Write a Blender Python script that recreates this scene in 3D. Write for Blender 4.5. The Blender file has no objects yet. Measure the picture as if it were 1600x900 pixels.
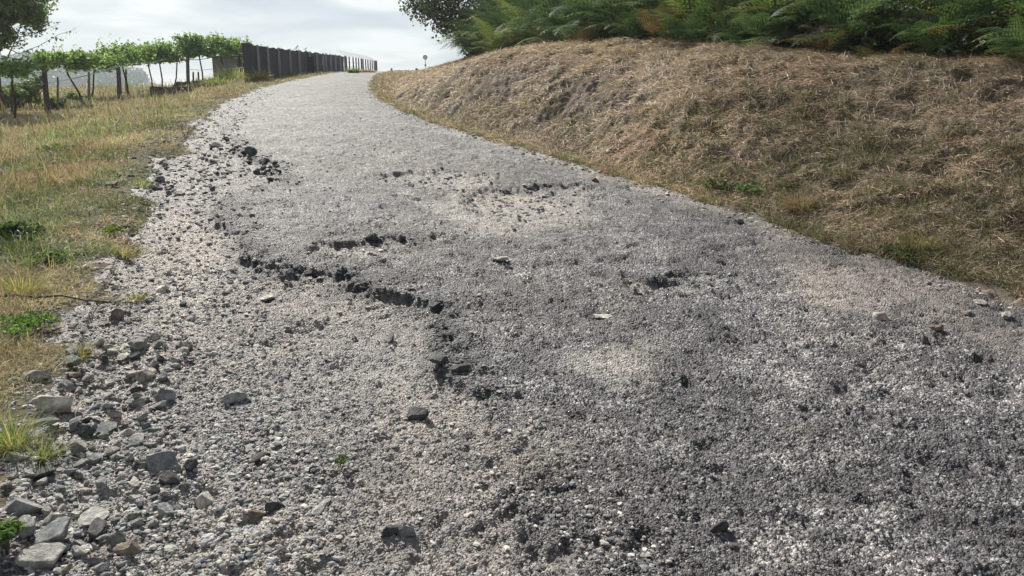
import bpy, math, random
import numpy as np
R = math.radians
rng = np.random.default_rng(7)
random.seed(7)
sc = bpy.context.scene
COL = sc.collection

# ------------------------------------------------------------------ camera
EYE = 1.5
PITCH = math.atan(0.25)
cam_d = bpy.data.cameras.new('camera')
cam_d.sensor_width = 36; cam_d.lens = 27
cam_d.clip_start = 0.05; cam_d.clip_end = 6000
cam = bpy.data.objects.new('camera', cam_d); COL.objects.link(cam)
cam.location = (0, 0, EYE); cam.rotation_euler = (math.pi/2 - PITCH, 0, 0)
sc.camera = cam

# ------------------------------------------------------------------ sky and sun
SUN_AZ = R(-32)      # measured from +Y towards +X: in front, a little to the left
SUN_EL = R(40)
world = bpy.data.worlds.new('World'); sc.world = world
world.use_nodes = True
nt = world.node_tree; N = nt.nodes; L = nt.links
N.clear()
out = N.new('ShaderNodeOutputWorld')
sky = N.new('ShaderNodeTexSky'); sky.sky_type = 'NISHITA'; sky.sun_disc = False
sky.sun_elevation = SUN_EL; sky.sun_rotation = SUN_AZ
bg1 = N.new('ShaderNodeBackground'); bg1.inputs[1].default_value = 0.11
L.new(sky.outputs[0], bg1.inputs[0])
tc = N.new('ShaderNodeTexCoord')
sep = N.new('ShaderNodeSeparateXYZ'); L.new(tc.outputs['Generated'], sep.inputs[0])
mz = N.new('ShaderNodeMath'); mz.operation = 'MAXIMUM'; mz.inputs[1].default_value = 0.0; L.new(sep.outputs[2], mz.inputs[0])
az = N.new('ShaderNodeMath'); az.operation = 'ADD'; az.inputs[1].default_value = 0.16; L.new(mz.outputs[0], az.inputs[0])
dx = N.new('ShaderNodeMath'); dx.operation = 'DIVIDE'; L.new(sep.outputs[0], dx.inputs[0]); L.new(az.outputs[0], dx.inputs[1])
dy = N.new('ShaderNodeMath'); dy.operation = 'DIVIDE'; L.new(sep.outputs[1], dy.inputs[0]); L.new(az.outputs[0], dy.inputs[1])
cmb = N.new('ShaderNodeCombineXYZ'); L.new(dx.outputs[0], cmb.inputs[0]); L.new(dy.outputs[0], cmb.inputs[1])
n1 = N.new('ShaderNodeTexNoise'); n1.inputs['Scale'].default_value = 1.15; n1.inputs['Detail'].default_value = 6
n1.inputs['Roughness'].default_value = 0.5; n1.inputs['Distortion'].default_value = 0.35
L.new(cmb.outputs[0], n1.inputs['Vector'])
cr = N.new('ShaderNodeValToRGB')
e = cr.color_ramp.elements
e[0].position = 0.38; e[0].color = (0.34, 0.41, 0.51, 1)
e[1].position = 0.56; e[1].color = (0.86, 0.88, 0.89, 1)
m_ = e.new(0.49); m_.color = (0.58, 0.64, 0.69, 1)
L.new(n1.outputs[0], cr.inputs[0])
# the cloud deck is brighter low over the horizon than higher up
lift = N.new('ShaderNodeMapRange'); lift.inputs[1].default_value = 0.0; lift.inputs[2].default_value = 0.16
lift.inputs[3].default_value = 1.0; lift.inputs[4].default_value = 0.0
L.new(sep.outputs[2], lift.inputs[0])
mxl = N.new('ShaderNodeMix'); mxl.data_type = 'RGBA'; mxl.inputs[7].default_value = (0.80, 0.83, 0.85, 1)
lm = N.new('ShaderNodeMath'); lm.operation = 'MULTIPLY'; lm.inputs[1].default_value = 0.5; L.new(lift.outputs[0], lm.inputs[0])
L.new(lm.outputs[0], mxl.inputs[0]); L.new(cr.outputs[0], mxl.inputs[6])
# sky dimmed overhead and behind, out of view, to cut the ambient light
ov = N.new('ShaderNodeMapRange'); ov.inputs[1].default_value = 0.12; ov.inputs[2].default_value = 0.6; ov.inputs[3].default_value = 1.0; ov.inputs[4].default_value = 0.42
L.new(sep.outputs[2], ov.inputs[0])
bk = N.new('ShaderNodeMapRange'); bk.inputs[1].default_value = -0.6; bk.inputs[2].default_value = 0.3; bk.inputs[3].default_value = 0.6; bk.inputs[4].default_value = 1.0
L.new(sep.outputs[1], bk.inputs[0])
om = N.new('ShaderNodeMath'); om.operation = 'MULTIPLY'; L.new(ov.outputs[0], om.inputs[0]); L.new(bk.outputs[0], om.inputs[1])
om2 = N.new('ShaderNodeMath'); om2.operation = 'MULTIPLY'; om2.inputs[1].default_value = 0.83; L.new(om.outputs[0], om2.inputs[0])
bg2 = N.new('ShaderNodeBackground'); L.new(om2.outputs[0], bg2.inputs[1])
L.new(mxl.outputs[2], bg2.inputs[0])
mx = N.new('ShaderNodeMixShader'); mx.inputs[0].default_value = 0.88
L.new(bg1.outputs[0], mx.inputs[1]); L.new(bg2.outputs[0], mx.inputs[2]); L.new(mx.outputs[0], out.inputs[0])

sd_ = bpy.data.lights.new('sun', 'SUN'); sd_.energy = 5.0; sd_.angle = R(1.2); sd_.color = (1.0, 0.95, 0.86)
sun = bpy.data.objects.new('sun', sd_); COL.objects.link(sun)
sun.location = (-20, 30, 40)
sun.rotation_euler = (math.pi/2 - SUN_EL, 0, math.pi - SUN_AZ)

sc.view_settings.view_transform = 'Standard'; sc.view_settings.look = 'None'
sc.view_settings.gamma = 1.0; sc.view_settings.exposure = 0.44
sc.view_settings.use_curve_mapping = False
sc.render.engine = 'CYCLES'
sc.cycles.max_bounces = 6; sc.cycles.transparent_max_bounces = 6
sc.cycles.volume_bounces = 0

# ------------------------------------------------------------------ noise
def _h(ix, iy, s):
    h = (ix.astype(np.int64)*374761393 + iy.astype(np.int64)*668265263 + s*1442695041) & 0xffffffff
    h = ((h ^ (h >> 13))*1274126177) & 0xffffffff
    return ((h ^ (h >> 16)) & 0xffffff)/float(0xffffff)
def vnoise(x, y, s=0):
    x = np.asarray(x, float); y = np.asarray(y, float)
    ix = np.floor(x); iy = np.floor(y); fx = x-ix; fy = y-iy
    fx = fx*fx*(3-2*fx); fy = fy*fy*(3-2*fy)
    a = _h(ix, iy, s); b = _h(ix+1, iy, s); c = _h(ix, iy+1, s); d = _h(ix+1, iy+1, s)
    return (a*(1-fx)+b*fx)*(1-fy)+(c*(1-fx)+d*fx)*fy
def fbm(x, y, o=4, s=0, g=0.5):
    t = 0; a = 1; n = 0
    for k in range(o):
        t = t+a*vnoise(x*2**k+17.3*k, y*2**k-9.1*k, s+k); n += a; a *= g
    return t/n                      # 0..1
def ss(a, b, x):
    t = np.clip((x-a)/(b-a), 0, 1); return t*t*(3-2*t)

# ------------------------------------------------------------------ lie of the land
def curve(pts):
    ys = np.linspace(pts[0][0]-10, pts[-1][0]+20, 1200)
    v = np.interp(ys, [p[0] for p in pts], [p[1] for p in pts])
    k = np.hanning(31); k /= k.sum()
    vp = np.pad(v, 15, mode='edge'); v = np.convolve(vp, k, 'valid')
    return lambda y: np.interp(y, ys, v)
footX = curve([(-6, 6.2), (0, 4.4), (2.5, 3.75), (4.6, 3.15), (6, 2.55), (7.4, 2.15), (8.7, 1.45), (10.4, 0.85), (13.4, -0.45), (17.9, -2.3),
               (25, -4.3), (33, -5.9), (45, -7.6), (60, -9.2), (80, -10.5), (100, -11.4), (150, -12)])
leftX = curve([(-6, 1.0), (0, -0.9), (2, -1.48), (2.8, -1.85), (3.4, -2.11), (4.2, -2.46), (5.3, -2.8), (7.3, -3.56), (10.1, -4.6), (15, -6.1), (21, -7.8),
               (29, -9.3), (35, -10.0), (40, -10.5), (60, -12.4), (80, -14.3), (100, -15.8), (150, -17)])
_py = np.array([-400, -40, -10, 0, 36, 50, 65, 80, 95, 110, 130, 170, 260, 500, 3000.])
_pz = np.array([-9, -2.2, -.6, 0, 2.16, 2.87, 3.47, 3.87, 4.13, 4.24, 4.1, 3.0, -2., -12, -30.])
road_z = curve([(a, b) for a, b in zip(_py, _pz)]) if False else (lambda y: np.interp(y, _PY, _PZ))
_PY = np.linspace(-400, 3000, 6801)
_v = np.interp(_PY, _py, _pz); _k = np.hanning(25); _k /= _k.sum()
_PZ = np.convolve(np.pad(_v, 12, mode='edge'), _k, 'valid')
bank_h = lambda y: np.interp(y, [-10, 5, 9, 16, 31, 45, 60, 80, 110], [1.0, 1.04, 1.25, 1.55, 1.15, .9, .62, .3, 0])

def pix(u, v, slope=0.06):
    xc = (u-800)/1200.; yc = -(v-450)/1200.
    d = np.array([xc, math.cos(PITCH)+yc*math.sin(PITCH), -math.sin(PITCH)+yc*math.cos(PITCH)])
    t = EYE/(slope*d[1]-d[2]); return d[:2]*t

def poly_sd(px, py, poly):
    """signed distance, positive inside"""
    P = np.asarray(poly, float); n = len(P)
    best = np.full(px.shape, 1e9); ins = np.zeros(px.shape, bool)
    for i in range(n):
        ax, ay = P[i]; bx, by = P[(i+1) % n]
        ex, ey = bx-ax, by-ay
        t = np.clip(((px-ax)*ex+(py-ay)*ey)/(ex*ex+ey*ey+1e-12), 0, 1)
        best = np.minimum(best, np.hypot(px-ax-t*ex, py-ay-t*ey))
        c = ((ay > py) != (by > py)) & (px < (bx-ax)*(py-ay)/(by-ay+1e-12)+ax)
        ins ^= c
    return np.where(ins, best, -best)

# where the asphalt has gone: broken left side of the road, then the potholes
GR = [pix(*q) for q in [(345, 178), (352, 205), (372, 232), (436, 262), (440, 284), (372, 300), (352, 330), (372, 385), (395, 408), (448, 420), (520, 434), (590, 446), (650, 456),
                        (700, 478), (706, 520), (700, 560), (722, 605), (740, 640), (800, 668), (825, 720), (800, 770), (860, 830), (900, 900)]]
GR += [np.array([.2, 1.2]), np.array([.4, -3.]), np.array([-6., -3.]), np.array([-9., 10.]), np.array([-12., 19.])]
HOLES = [[pix(*q) for q in P] for P in (
    [(578, 272), (640, 268), (690, 262), (770, 276), (760, 292), (690, 296), (600, 284)],
    [(760, 297), (830, 292), (905, 290), (935, 300), (900, 330), (890, 352), (800, 352), (740, 335), (720, 312)],
    [(495, 380), (560, 376), (640, 376), (652, 384), (600, 396), (520, 404), (488, 394)],
    [(990, 432), (1060, 428), (1140, 434), (1130, 446), (1060, 458), (1000, 446)],
    [(575, 648), (640, 644), (660, 660), (640, 690), (580, 680)],
)]
SHOULDER = [pix(*q) for q in [(640, 178), (760, 226), (900, 276), (1010, 308), (1150, 352), (1230, 420), (1310, 470), (1420, 500), (1500, 540), (1640, 600)]]
SHOULDER += [np.array([3.9, 2.6]), np.array([5, 0]), np.array([7, 0.]), np.array([6, 6.]), np.array([0, 18.])]
SANDS = [[pix(*q) for q in P] for P in (
    [(700, 300), (800, 296), (930, 310), (930, 350), (850, 372), (740, 360), (640, 330)],
    [(640, 262), (740, 262), (820, 286), (700, 292)],
    [(500, 384), (560, 380), (560, 396), (505, 402)],
    [(1010, 440), (1090, 446), (1120, 460), (1040, 462)],
    [(1215, 420), (1290, 430), (1380, 480), (1370, 496), (1290, 490)],
    [(880, 560), (950, 520), (1040, 530), (1030, 590), (930, 600)],
    [(740, 655), (830, 650), (900, 690), (860, 730), (780, 700)],
    [(240, 330), (340, 330), (370, 430), (300, 500), (220, 480), (200, 400)],
    [(560, 560), (640, 560), (700, 650), (620, 720), (560, 660)],
    [(300, 780), (420, 740), (480, 830), (440, 900), (300, 900)],
    [(720, 202), (960, 268), (1150, 326), (1180, 340), (1140, 338), (950, 284), (700, 206)],
    [(1275, 684), (1300, 682), (1312, 700), (1285, 704)],
)]

def masks(x, y):
    near = (y < 48) & (y > -4) & (np.abs(x) < 14)
    gr = np.zeros(x.shape); hole = np.full(x.shape, -9.); sh = np.zeros(x.shape); sand = np.zeros(x.shape)
    xs, ys = x[near], y[near]
    sc_ = 0.12+0.02*ys
    wx = xs+(fbm(xs*3.1, ys*3.1, 4, 3)-.5)*.34; wy = ys+(fbm(xs*3.1, ys*3.1, 4, 8)-.5)*.5
    wx = wx+(vnoise(xs*22, ys*22, 5)-.5)*.07; wy = wy+(vnoise(xs*22, ys*22, 6)-.5)*.07
    g = poly_sd(wx, wy, GR)
    h = np.full(xs.shape, -9.)
    for P in HOLES: h = np.maximum(h, poly_sd(wx, wy, P))
    gr[near] = g; gr[~near] = -9
    hole[near] = h
    sh[near] = poly_sd(wx, wy, SHOULDER); sh[~near] = -9
    s = np.zeros(xs.shape)
    for P in SANDS:
        d = poly_sd(wx, wy, P); k = 0.05+0.012*ys
        s = np.maximum(s, ss(-k*1.5, k*2, d))
    sand[near] = s
    return gr, hole, sh, sand

def height(x, y, detail=True):
    x = np.asarray(x, float); y = np.asarray(y, float)
    shp = x.shape; x = x.ravel(); y = y.ravel()
    z = road_z(y).copy()
    s = (x-footX(y))*.94
    l = (leftX(y)-x)*.94
    # bank on the right
    w = 3.55+0*y
    s0 = np.interp(y, [7, 10, 16, 25, 42, 60], [.02, .22, .3, .5, 1.5, 2.2])
    t = np.clip((s-s0)/w, 0, 1)
    steep = np.interp(y, [0, 8, 10, 20, 26], [0, 0, 1, 1, 0])
    prof = 1-(1-t)**(1.22+1.5*steep)
    bn = fbm(x*.8, y*.8, 3, 21)-.5
    z += bank_h(y)*prof + np.where(s > w+s0, (s-w-s0)*.02*np.clip(bank_h(y), 0, 1), 0) + ss(0.1, 1, t)*bn*.18*np.clip(bank_h(y), 0, 1)
    z = np.where(s > 25, z-(s-25)*.06*0.9, z)
    # verge and field on the left
    D = np.interp(y, [0, 6, 14, 22, 60, 90], [.05, .12, .5, .8, .8, .4])
    fence_side = np.interp(y, [34, 44], [1, .15])
    z -= D*ss(0.3, 5.5, l)*fence_side + D*(1-fence_side)*ss(4, 9, l)
    z += .05*np.exp(-((l-.5)/.45)**2)*np.clip(1.3-y/25, 0, 1)
    z -= np.where(l > 6, (np.clip(l, 0, 60)-6)*.012, 0)
    fall = ss(3.5, 9, l)*np.clip(y-51, 0, 90)*.16
    z -= fall
    far = np.hypot(x, y)
    z = np.where(far > 160, z*ss(420, 160, far)+(-9)*(1-ss(420, 160, far)), z)
    z = z+(fbm(x*.05, y*.05, 3, 77)-.5)*ss(60, 200, far)*3
    onroad = (s < 0) & (l < 0)
    # long waves and settled spots in the carriageway
    z += (fbm(x*.55, y*.55, 3, 31)-.5)*.07*np.clip(far/6, .35, 1)
    if detail:
        z += np.where(onroad, 0, (fbm(x*2.3, y*2.3, 4, 41)-.5)*.10*np.minimum(1, np.maximum(s, l)/.6+.1))
        # matted clumps hanging over the bank
        cl = fbm(x*2.6+y*1.3, y*1.7-x*.9, 4, 51, .68)
        z += ss(.1, .8, s)*np.clip(bank_h(y), 0, 1)*(.05-np.abs(cl-.5)*.75)
        gr, hole, sh, sand = masks(x, y)
        lost = np.maximum(gr, hole)
        edge = ss(-.03, .04, lost)
        dep = .028+.024*vnoise(x*3, y*3, 61)+.02*ss(3, 3.8, y)*ss(7, 5.5, y)*(gr > hole)
        z -= edge*dep*onroad*ss(1.2, .2, np.maximum(gr, 0)-hole*0)*1.0*np.where(hole > gr, 1, 1)
        z -= np.where(gr > hole, edge*onroad*ss(.2, 1.2, gr)*.03, 0)
        # broken lumps just inside the lip
        lip = np.exp(-((lost-.02)/.13)**2)*onroad
        z += lip*((fbm(x*11, y*11, 3, 71, .7)-.42)*.065+.008)
        # worn texture
        z += onroad*((fbm(x*9, y*9, 3, 81)-.5)*.026+(fbm(x*30, y*30, 2, 84, .7)-.5)*.017)*ss(34, 6, far)
        z -= onroad*np.clip(fbm(x*6.5, y*6.5, 4, 95, .6)-.56, 0, 1)*.13*ss(30, 8, far)
        z += onroad*ss(0, .3, gr)*(fbm(x*14, y*14, 3, 88, .6)-.5)*.03*ss(25, 8, far)
    return z.reshape(shp)

def H1(x, y): return float(height(np.array([x]), np.array([y]))[0])
def at(u, v):
    """the point of the ground that this spot of the photograph shows"""
    xc = (u-800)/1200.; yc = -(v-450)/1200.
    d = np.array([xc, math.cos(PITCH)+yc*math.sin(PITCH), -math.sin(PITCH)+yc*math.cos(PITCH)])
    t = np.exp(np.linspace(math.log(1.2), math.log(150), 1500))
    X = d[0]*t; Y = d[1]*t; Z = EYE+d[2]*t
    g = height(X, Y) > Z
    i = int(np.argmax(g)) if g.any() else len(t)-1
    return float(X[i]), float(Y[i]), float(height(X[i:i+1], Y[i:i+1])[0])
def ray_at(u, v, yd):
    xc = (u-800)/1200.; yc = -(v-450)/1200.
    d = np.array([xc, math.cos(PITCH)+yc*math.sin(PITCH), -math.sin(PITCH)+yc*math.cos(PITCH)])
    t = yd/d[1]; return float(d[0]*t), float(yd), float(EYE+d[2]*t)

# ------------------------------------------------------------------ mesh helpers
def np_mesh(name, V, loops, sizes, mat=None, smooth=False, col=None, attrs=None):
    me = bpy.data.meshes.new(name)
    V = np.asarray(V, np.float32); loops = np.asarray(loops, np.int32).ravel(); sizes = np.asarray(sizes, np.int32)
    me.vertices.add(len(V)); me.vertices.foreach_set('co', V.ravel())
    me.loops.add(len(loops)); me.loops.foreach_set('vertex_index', loops)
    me.polygons.add(len(sizes))
    st = np.zeros(len(sizes), np.int32); st[1:] = np.cumsum(sizes)[:-1]
    me.polygons.foreach_set('loop_start', st)
    me.polygons.foreach_set('use_smooth', np.full(len(sizes), bool(smooth)))
    if col is not None:
        c = np.ones((len(V), 4), np.float32); c[:, :3] = col
        a = me.attributes.new('col', 'FLOAT_COLOR', 'POINT'); a.data.foreach_set('color', c.ravel())
    for k, v in (attrs or {}).items():
        a = me.attributes.new(k, 'FLOAT', 'POINT'); a.data.foreach_set('value', np.asarray(v, np.float32))
    me.update(calc_edges=True)
    if mat: me.materials.append(mat)
    return me
class MB:
    """collects vertices and faces of ONE part"""
    def __init__(s): s.V = []; s.F = []; s.C = []; s.n = 0
    def add(s, V, F, c=(.5, .5, .5)):
        V = np.asarray(V, float); s.V.append(V)
        for f in F: s.F.append([i+s.n for i in f])
        c = np.asarray(c, float)
        s.C.append(np.broadcast_to(c, (len(V), 3))); s.n += len(V)
    def tube(s, P, r, n=7, c=(.1, .08, .06), cap=True):
        P = [np.array(p, float) for p in P]; V = []; F = []
        r = r if hasattr(r, '__len__') else [r]*len(P)
        for i, p in enumerate(P):
            t = P[min(i+1, len(P)-1)]-P[max(i-1, 0)]; t /= np.linalg.norm(t)+1e-9
            a = np.cross(t, (0, 0, 1.)) if abs(t[2]) < .9 else np.cross(t, (1., 0, 0)); a /= np.linalg.norm(a)
            b = np.cross(t, a)
            for k in range(n):
                g = 2*math.pi*k/n; V.append(p+r[i]*(a*math.cos(g)+b*math.sin(g)))
        for i in range(len(P)-1):
            for k in range(n):
                F.append([i*n+k, i*n+(k+1) % n, (i+1)*n+(k+1) % n, (i+1)*n+k])
        if cap: F.append(list(range(n))[::-1]); F.append([(len(P)-1)*n+k for k in range(n)])
        s.add(V, F, c)
    def box(s, cx, cy, cz, sx, sy, sz, rz=0, c=(.5, .5, .5), taper=1.0, bev=0.0):
        V = []
        for z, k in ((-.5, 1), (.5, taper)):
            for x, y in ((-.5, -.5), (.5, -.5), (.5, .5), (-.5, .5)):
                X, Y = x*sx*k, y*sy*k
                V.append((cx+X*math.cos(rz)-Y*math.sin(rz), cy+X*math.sin(rz)+Y*math.cos(rz), cz+z*sz))
        s.add(V, [[3, 2, 1, 0], [4, 5, 6, 7], [0, 1, 5, 4], [1, 2, 6, 5], [2, 3, 7, 6], [3, 0, 4, 7]], c)
    def build(s, name, mat, parent=None, smooth=False, link=True, loc=None):
        V = np.concatenate(s.V); C = np.concatenate(s.C)
        if loc is not None: V = V-np.array(loc)
        me = np_mesh(name, V, [i for f in s.F for i in f], [len(f) for f in s.F], mat, smooth, C)
        o = bpy.data.objects.new(name, me)
        if loc is not None: o.location = loc
        if link: COL.objects.link(o)
        if parent: o.parent = parent
        return o
def tag(o, label=None, cat=None, group=None, kind=None):
    if label: o['label'] = label
    if cat: o['category'] = cat
    if group: o['group'] = group
    if kind: o['kind'] = kind
    return o
def empty(name, loc, label, cat, group=None, rz=0):
    o = bpy.data.objects.new(name, None); COL.objects.link(o); o.location = loc; o.rotation_euler = (0, 0, rz)
    o.empty_display_size = .2
    return tag(o, label, cat, group)
def link(name, me, loc=(0, 0, 0), rot=(0, 0, 0), scale=(1, 1, 1), parent=None):
    o = bpy.data.objects.new(name, me); COL.objects.link(o)
    o.location = loc; o.rotation_euler = rot; o.scale = scale
    if parent: o.parent = parent
    return o

# ------------------------------------------------------------------ materials
def mat_new(name):
    m = bpy.data.materials.new(name); m.use_nodes = True
    nt = m.node_tree; nt.nodes.clear()
    return m, nt.nodes, nt.links
def mk(N, t, **k):
    n = N.new(t)
    for a, b in k.items(): setattr(n, a, b)
    return n
def ramp(N, pts, interp='LINEAR'):
    r = N.new('ShaderNodeValToRGB'); r.color_ramp.interpolation = interp; e = r.color_ramp.elements
    e[0].position, e[0].color = pts[0][0], (*pts[0][1], 1)
    e[1].position, e[1].color = pts[-1][0], (*pts[-1][1], 1)
    for p, c in pts[1:-1]:
        q = e.new(p); q.color = (*c, 1)
    return r
def mixc(N, L, f, a, b, mode='MIX'):
    m = N.new('ShaderNodeMix'); m.data_type = 'RGBA'; m.blend_type = mode
    for sock, v in ((0, f), (6, a), (7, b)):
        if isinstance(v, (int, float)): m.inputs[sock].default_value = v
        elif isinstance(v, tuple): m.inputs[sock].default_value = (*v, 1)
        else: L.new(v, m.inputs[sock])
    return m.outputs[2]
def mth(N, L, op, a, b=None, clamp=False):
    m = N.new('ShaderNodeMath'); m.operation = op; m.use_clamp = clamp
    for i, v in ((0, a), (1, b)):
        if v is None: continue
        if isinstance(v, (int, float)): m.inputs[i].default_value = v
        else: L.new(v, m.inputs[i])
    return m.outputs[0]

def leaf_mat(name, trans=.35, rough=.55, spec=.3, boost=1.6):
    m, N, L = mat_new(name)
    a = mk(N, 'ShaderNodeAttribute', attribute_name='col')
    b = N.new('ShaderNodeBsdfPrincipled'); b.inputs['Roughness'].default_value = rough
    b.inputs['Specular IOR Level'].default_value = spec
    L.new(a.outputs['Color'], b.inputs['Base Color'])
    o = N.new('ShaderNodeOutputMaterial')
    if trans > 0:
        t = N.new('ShaderNodeBsdfTranslucent')
        L.new(mixc(N, L, 1.0, a.outputs['Color'], (boost, boost*1.05, boost*.7), 'MULTIPLY'), t.inputs[0])
        mx = N.new('ShaderNodeMixShader'); mx.inputs[0].default_value = trans
        L.new(b.outputs[0], mx.inputs[1]); L.new(t.outputs[0], mx.inputs[2]); L.new(mx.outputs[0], o.inputs[0])
    else: L.new(b.outputs[0], o.inputs[0])
    return m
M_STRAW = leaf_mat('straw', .25, .6, .25, 1.1)
M_GRASS = leaf_mat('grass', .35, .55, .3, 1.5)
M_LEAF = leaf_mat('leaf', .4, .5, .35, 2.0)
M_FERN = leaf_mat('bracken', .3, .6, .25, 1.6)
M_DARKLEAF = leaf_mat('dark_leaf', .38, .5, .3, 1.8)

def plain_mat(name, noise=30, amt=.35, rough=.85, bump=.3, metal=0.):
    """coloured by the attribute, with blotches, grain and a bump"""
    m, N, L = mat_new(name)
    a = mk(N, 'ShaderNodeAttribute', attribute_name='col'); tcn = N.new('ShaderNodeTexCoord')
    n = N.new('ShaderNodeTexNoise'); n.inputs['Scale'].default_value = noise; n.inputs['Detail'].default_value = 6; n.inputs['Roughness'].default_value = .65
    L.new(tcn.outputs['Object'], n.inputs['Vector'])
    r = ramp(N, [(.3, (1-amt,)*3), (.7, (1+amt,)*3)]); L.new(n.outputs[0], r.inputs[0])
    c = mixc(N, L, 1.0, a.outputs['Color'], r.outputs[0], 'MULTIPLY')
    b = N.new('ShaderNodeBsdfPrincipled'); b.inputs['Roughness'].default_value = rough; b.inputs['Metallic'].default_value = metal
    L.new(c, b.inputs['Base Color'])
    bp = N.new('ShaderNodeBump'); bp.inputs['Strength'].default_value = bump; bp.inputs['Distance'].default_value = .02
    L.new(n.outputs[0], bp.inputs['Height']); L.new(bp.outputs[0], b.inputs['Normal'])
    o = N.new('ShaderNodeOutputMaterial'); L.new(b.outputs[0], o.inputs[0]); return m
M_BARK = plain_mat('bark', 25, .45, .9, .6)
M_WOOD = plain_mat('weathered_wood', 18, .4, .9, .5)
M_CONC = plain_mat('concrete', 12, .25, .9, .3)
M_CLOTH = plain_mat('shade_cloth', 9, .3, .9, .2)
M_METAL = plain_mat('galvanised_steel', 30, .15, .5, .1, .5)
M_PAINT = plain_mat('painted_sheet', 20, .08, .45, .05)

def stone_mat():
    m, N, L = mat_new('stone')
    oi = N.new('ShaderNodeObjectInfo'); a = mk(N, 'ShaderNodeAttribute', attribute_name='col'); tcn = N.new('ShaderNodeTexCoord')
    n = N.new('ShaderNodeTexNoise'); n.inputs['Scale'].default_value = 2.2; n.inputs['Detail'].default_value = 9; n.inputs['Roughness'].default_value = .72
    L.new(tcn.outputs['Object'], n.inputs['Vector'])
    v = N.new('ShaderNodeTexVoronoi'); v.inputs['Scale'].default_value = 9
    L.new(tcn.outputs['Object'], v.inputs['Vector'])
    r = ramp(N, [(.30, (.4, .41, .43)), (.5, (1., .99, .97)), (.66, (1.7, 1.66, 1.56))]); L.new(n.outputs[0], r.inputs[0])
    sp = ramp(N, [(.0, (1.35,)*3), (.16, (1.,)*3)]); L.new(v.outputs['Distance'], sp.inputs[0])
    c = mixc(N, L, 1., oi.outputs['Color'], r.outputs[0], 'MULTIPLY'); c = mixc(N, L, 1., c, sp.outputs[0], 'MULTIPLY')
    ge = N.new('ShaderNodeNewGeometry'); sx = N.new('ShaderNodeSeparateXYZ'); L.new(ge.outputs['Normal'], sx.inputs[0])
    du = mth(N, L, 'MULTIPLY', mth(N, L, 'SUBTRACT', sx.outputs[2], .35, True), mth(N, L, 'MULTIPLY', n.outputs[0], 1.3), True)
    c = mixc(N, L, mth(N, L, 'MULTIPLY', du, .7), c, mixc(N, L, 1., mixc(N, L, 1., c, (1.35, 1.32, 1.25), 'MULTIPLY'), (.045, .042, .036), 'ADD'))       # settled dust
    b = N.new('ShaderNodeBsdfPrincipled'); b.inputs['Roughness'].default_value = .8; L.new(c, b.inputs['Base Color'])
    bp = N.new('ShaderNodeBump'); bp.inputs['Strength'].default_value = .6; bp.inputs['Distance'].default_value = .25
    L.new(n.outputs[0], bp.inputs['Height']); L.new(bp.outputs[0], b.inputs['Normal'])
    o = N.new('ShaderNodeOutputMaterial'); L.new(b.outputs[0], o.inputs[0]); return m
M_STONE = stone_mat()
M_GRAVEL = plain_mat('gravel', 60, .3, .85, .3)

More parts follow.
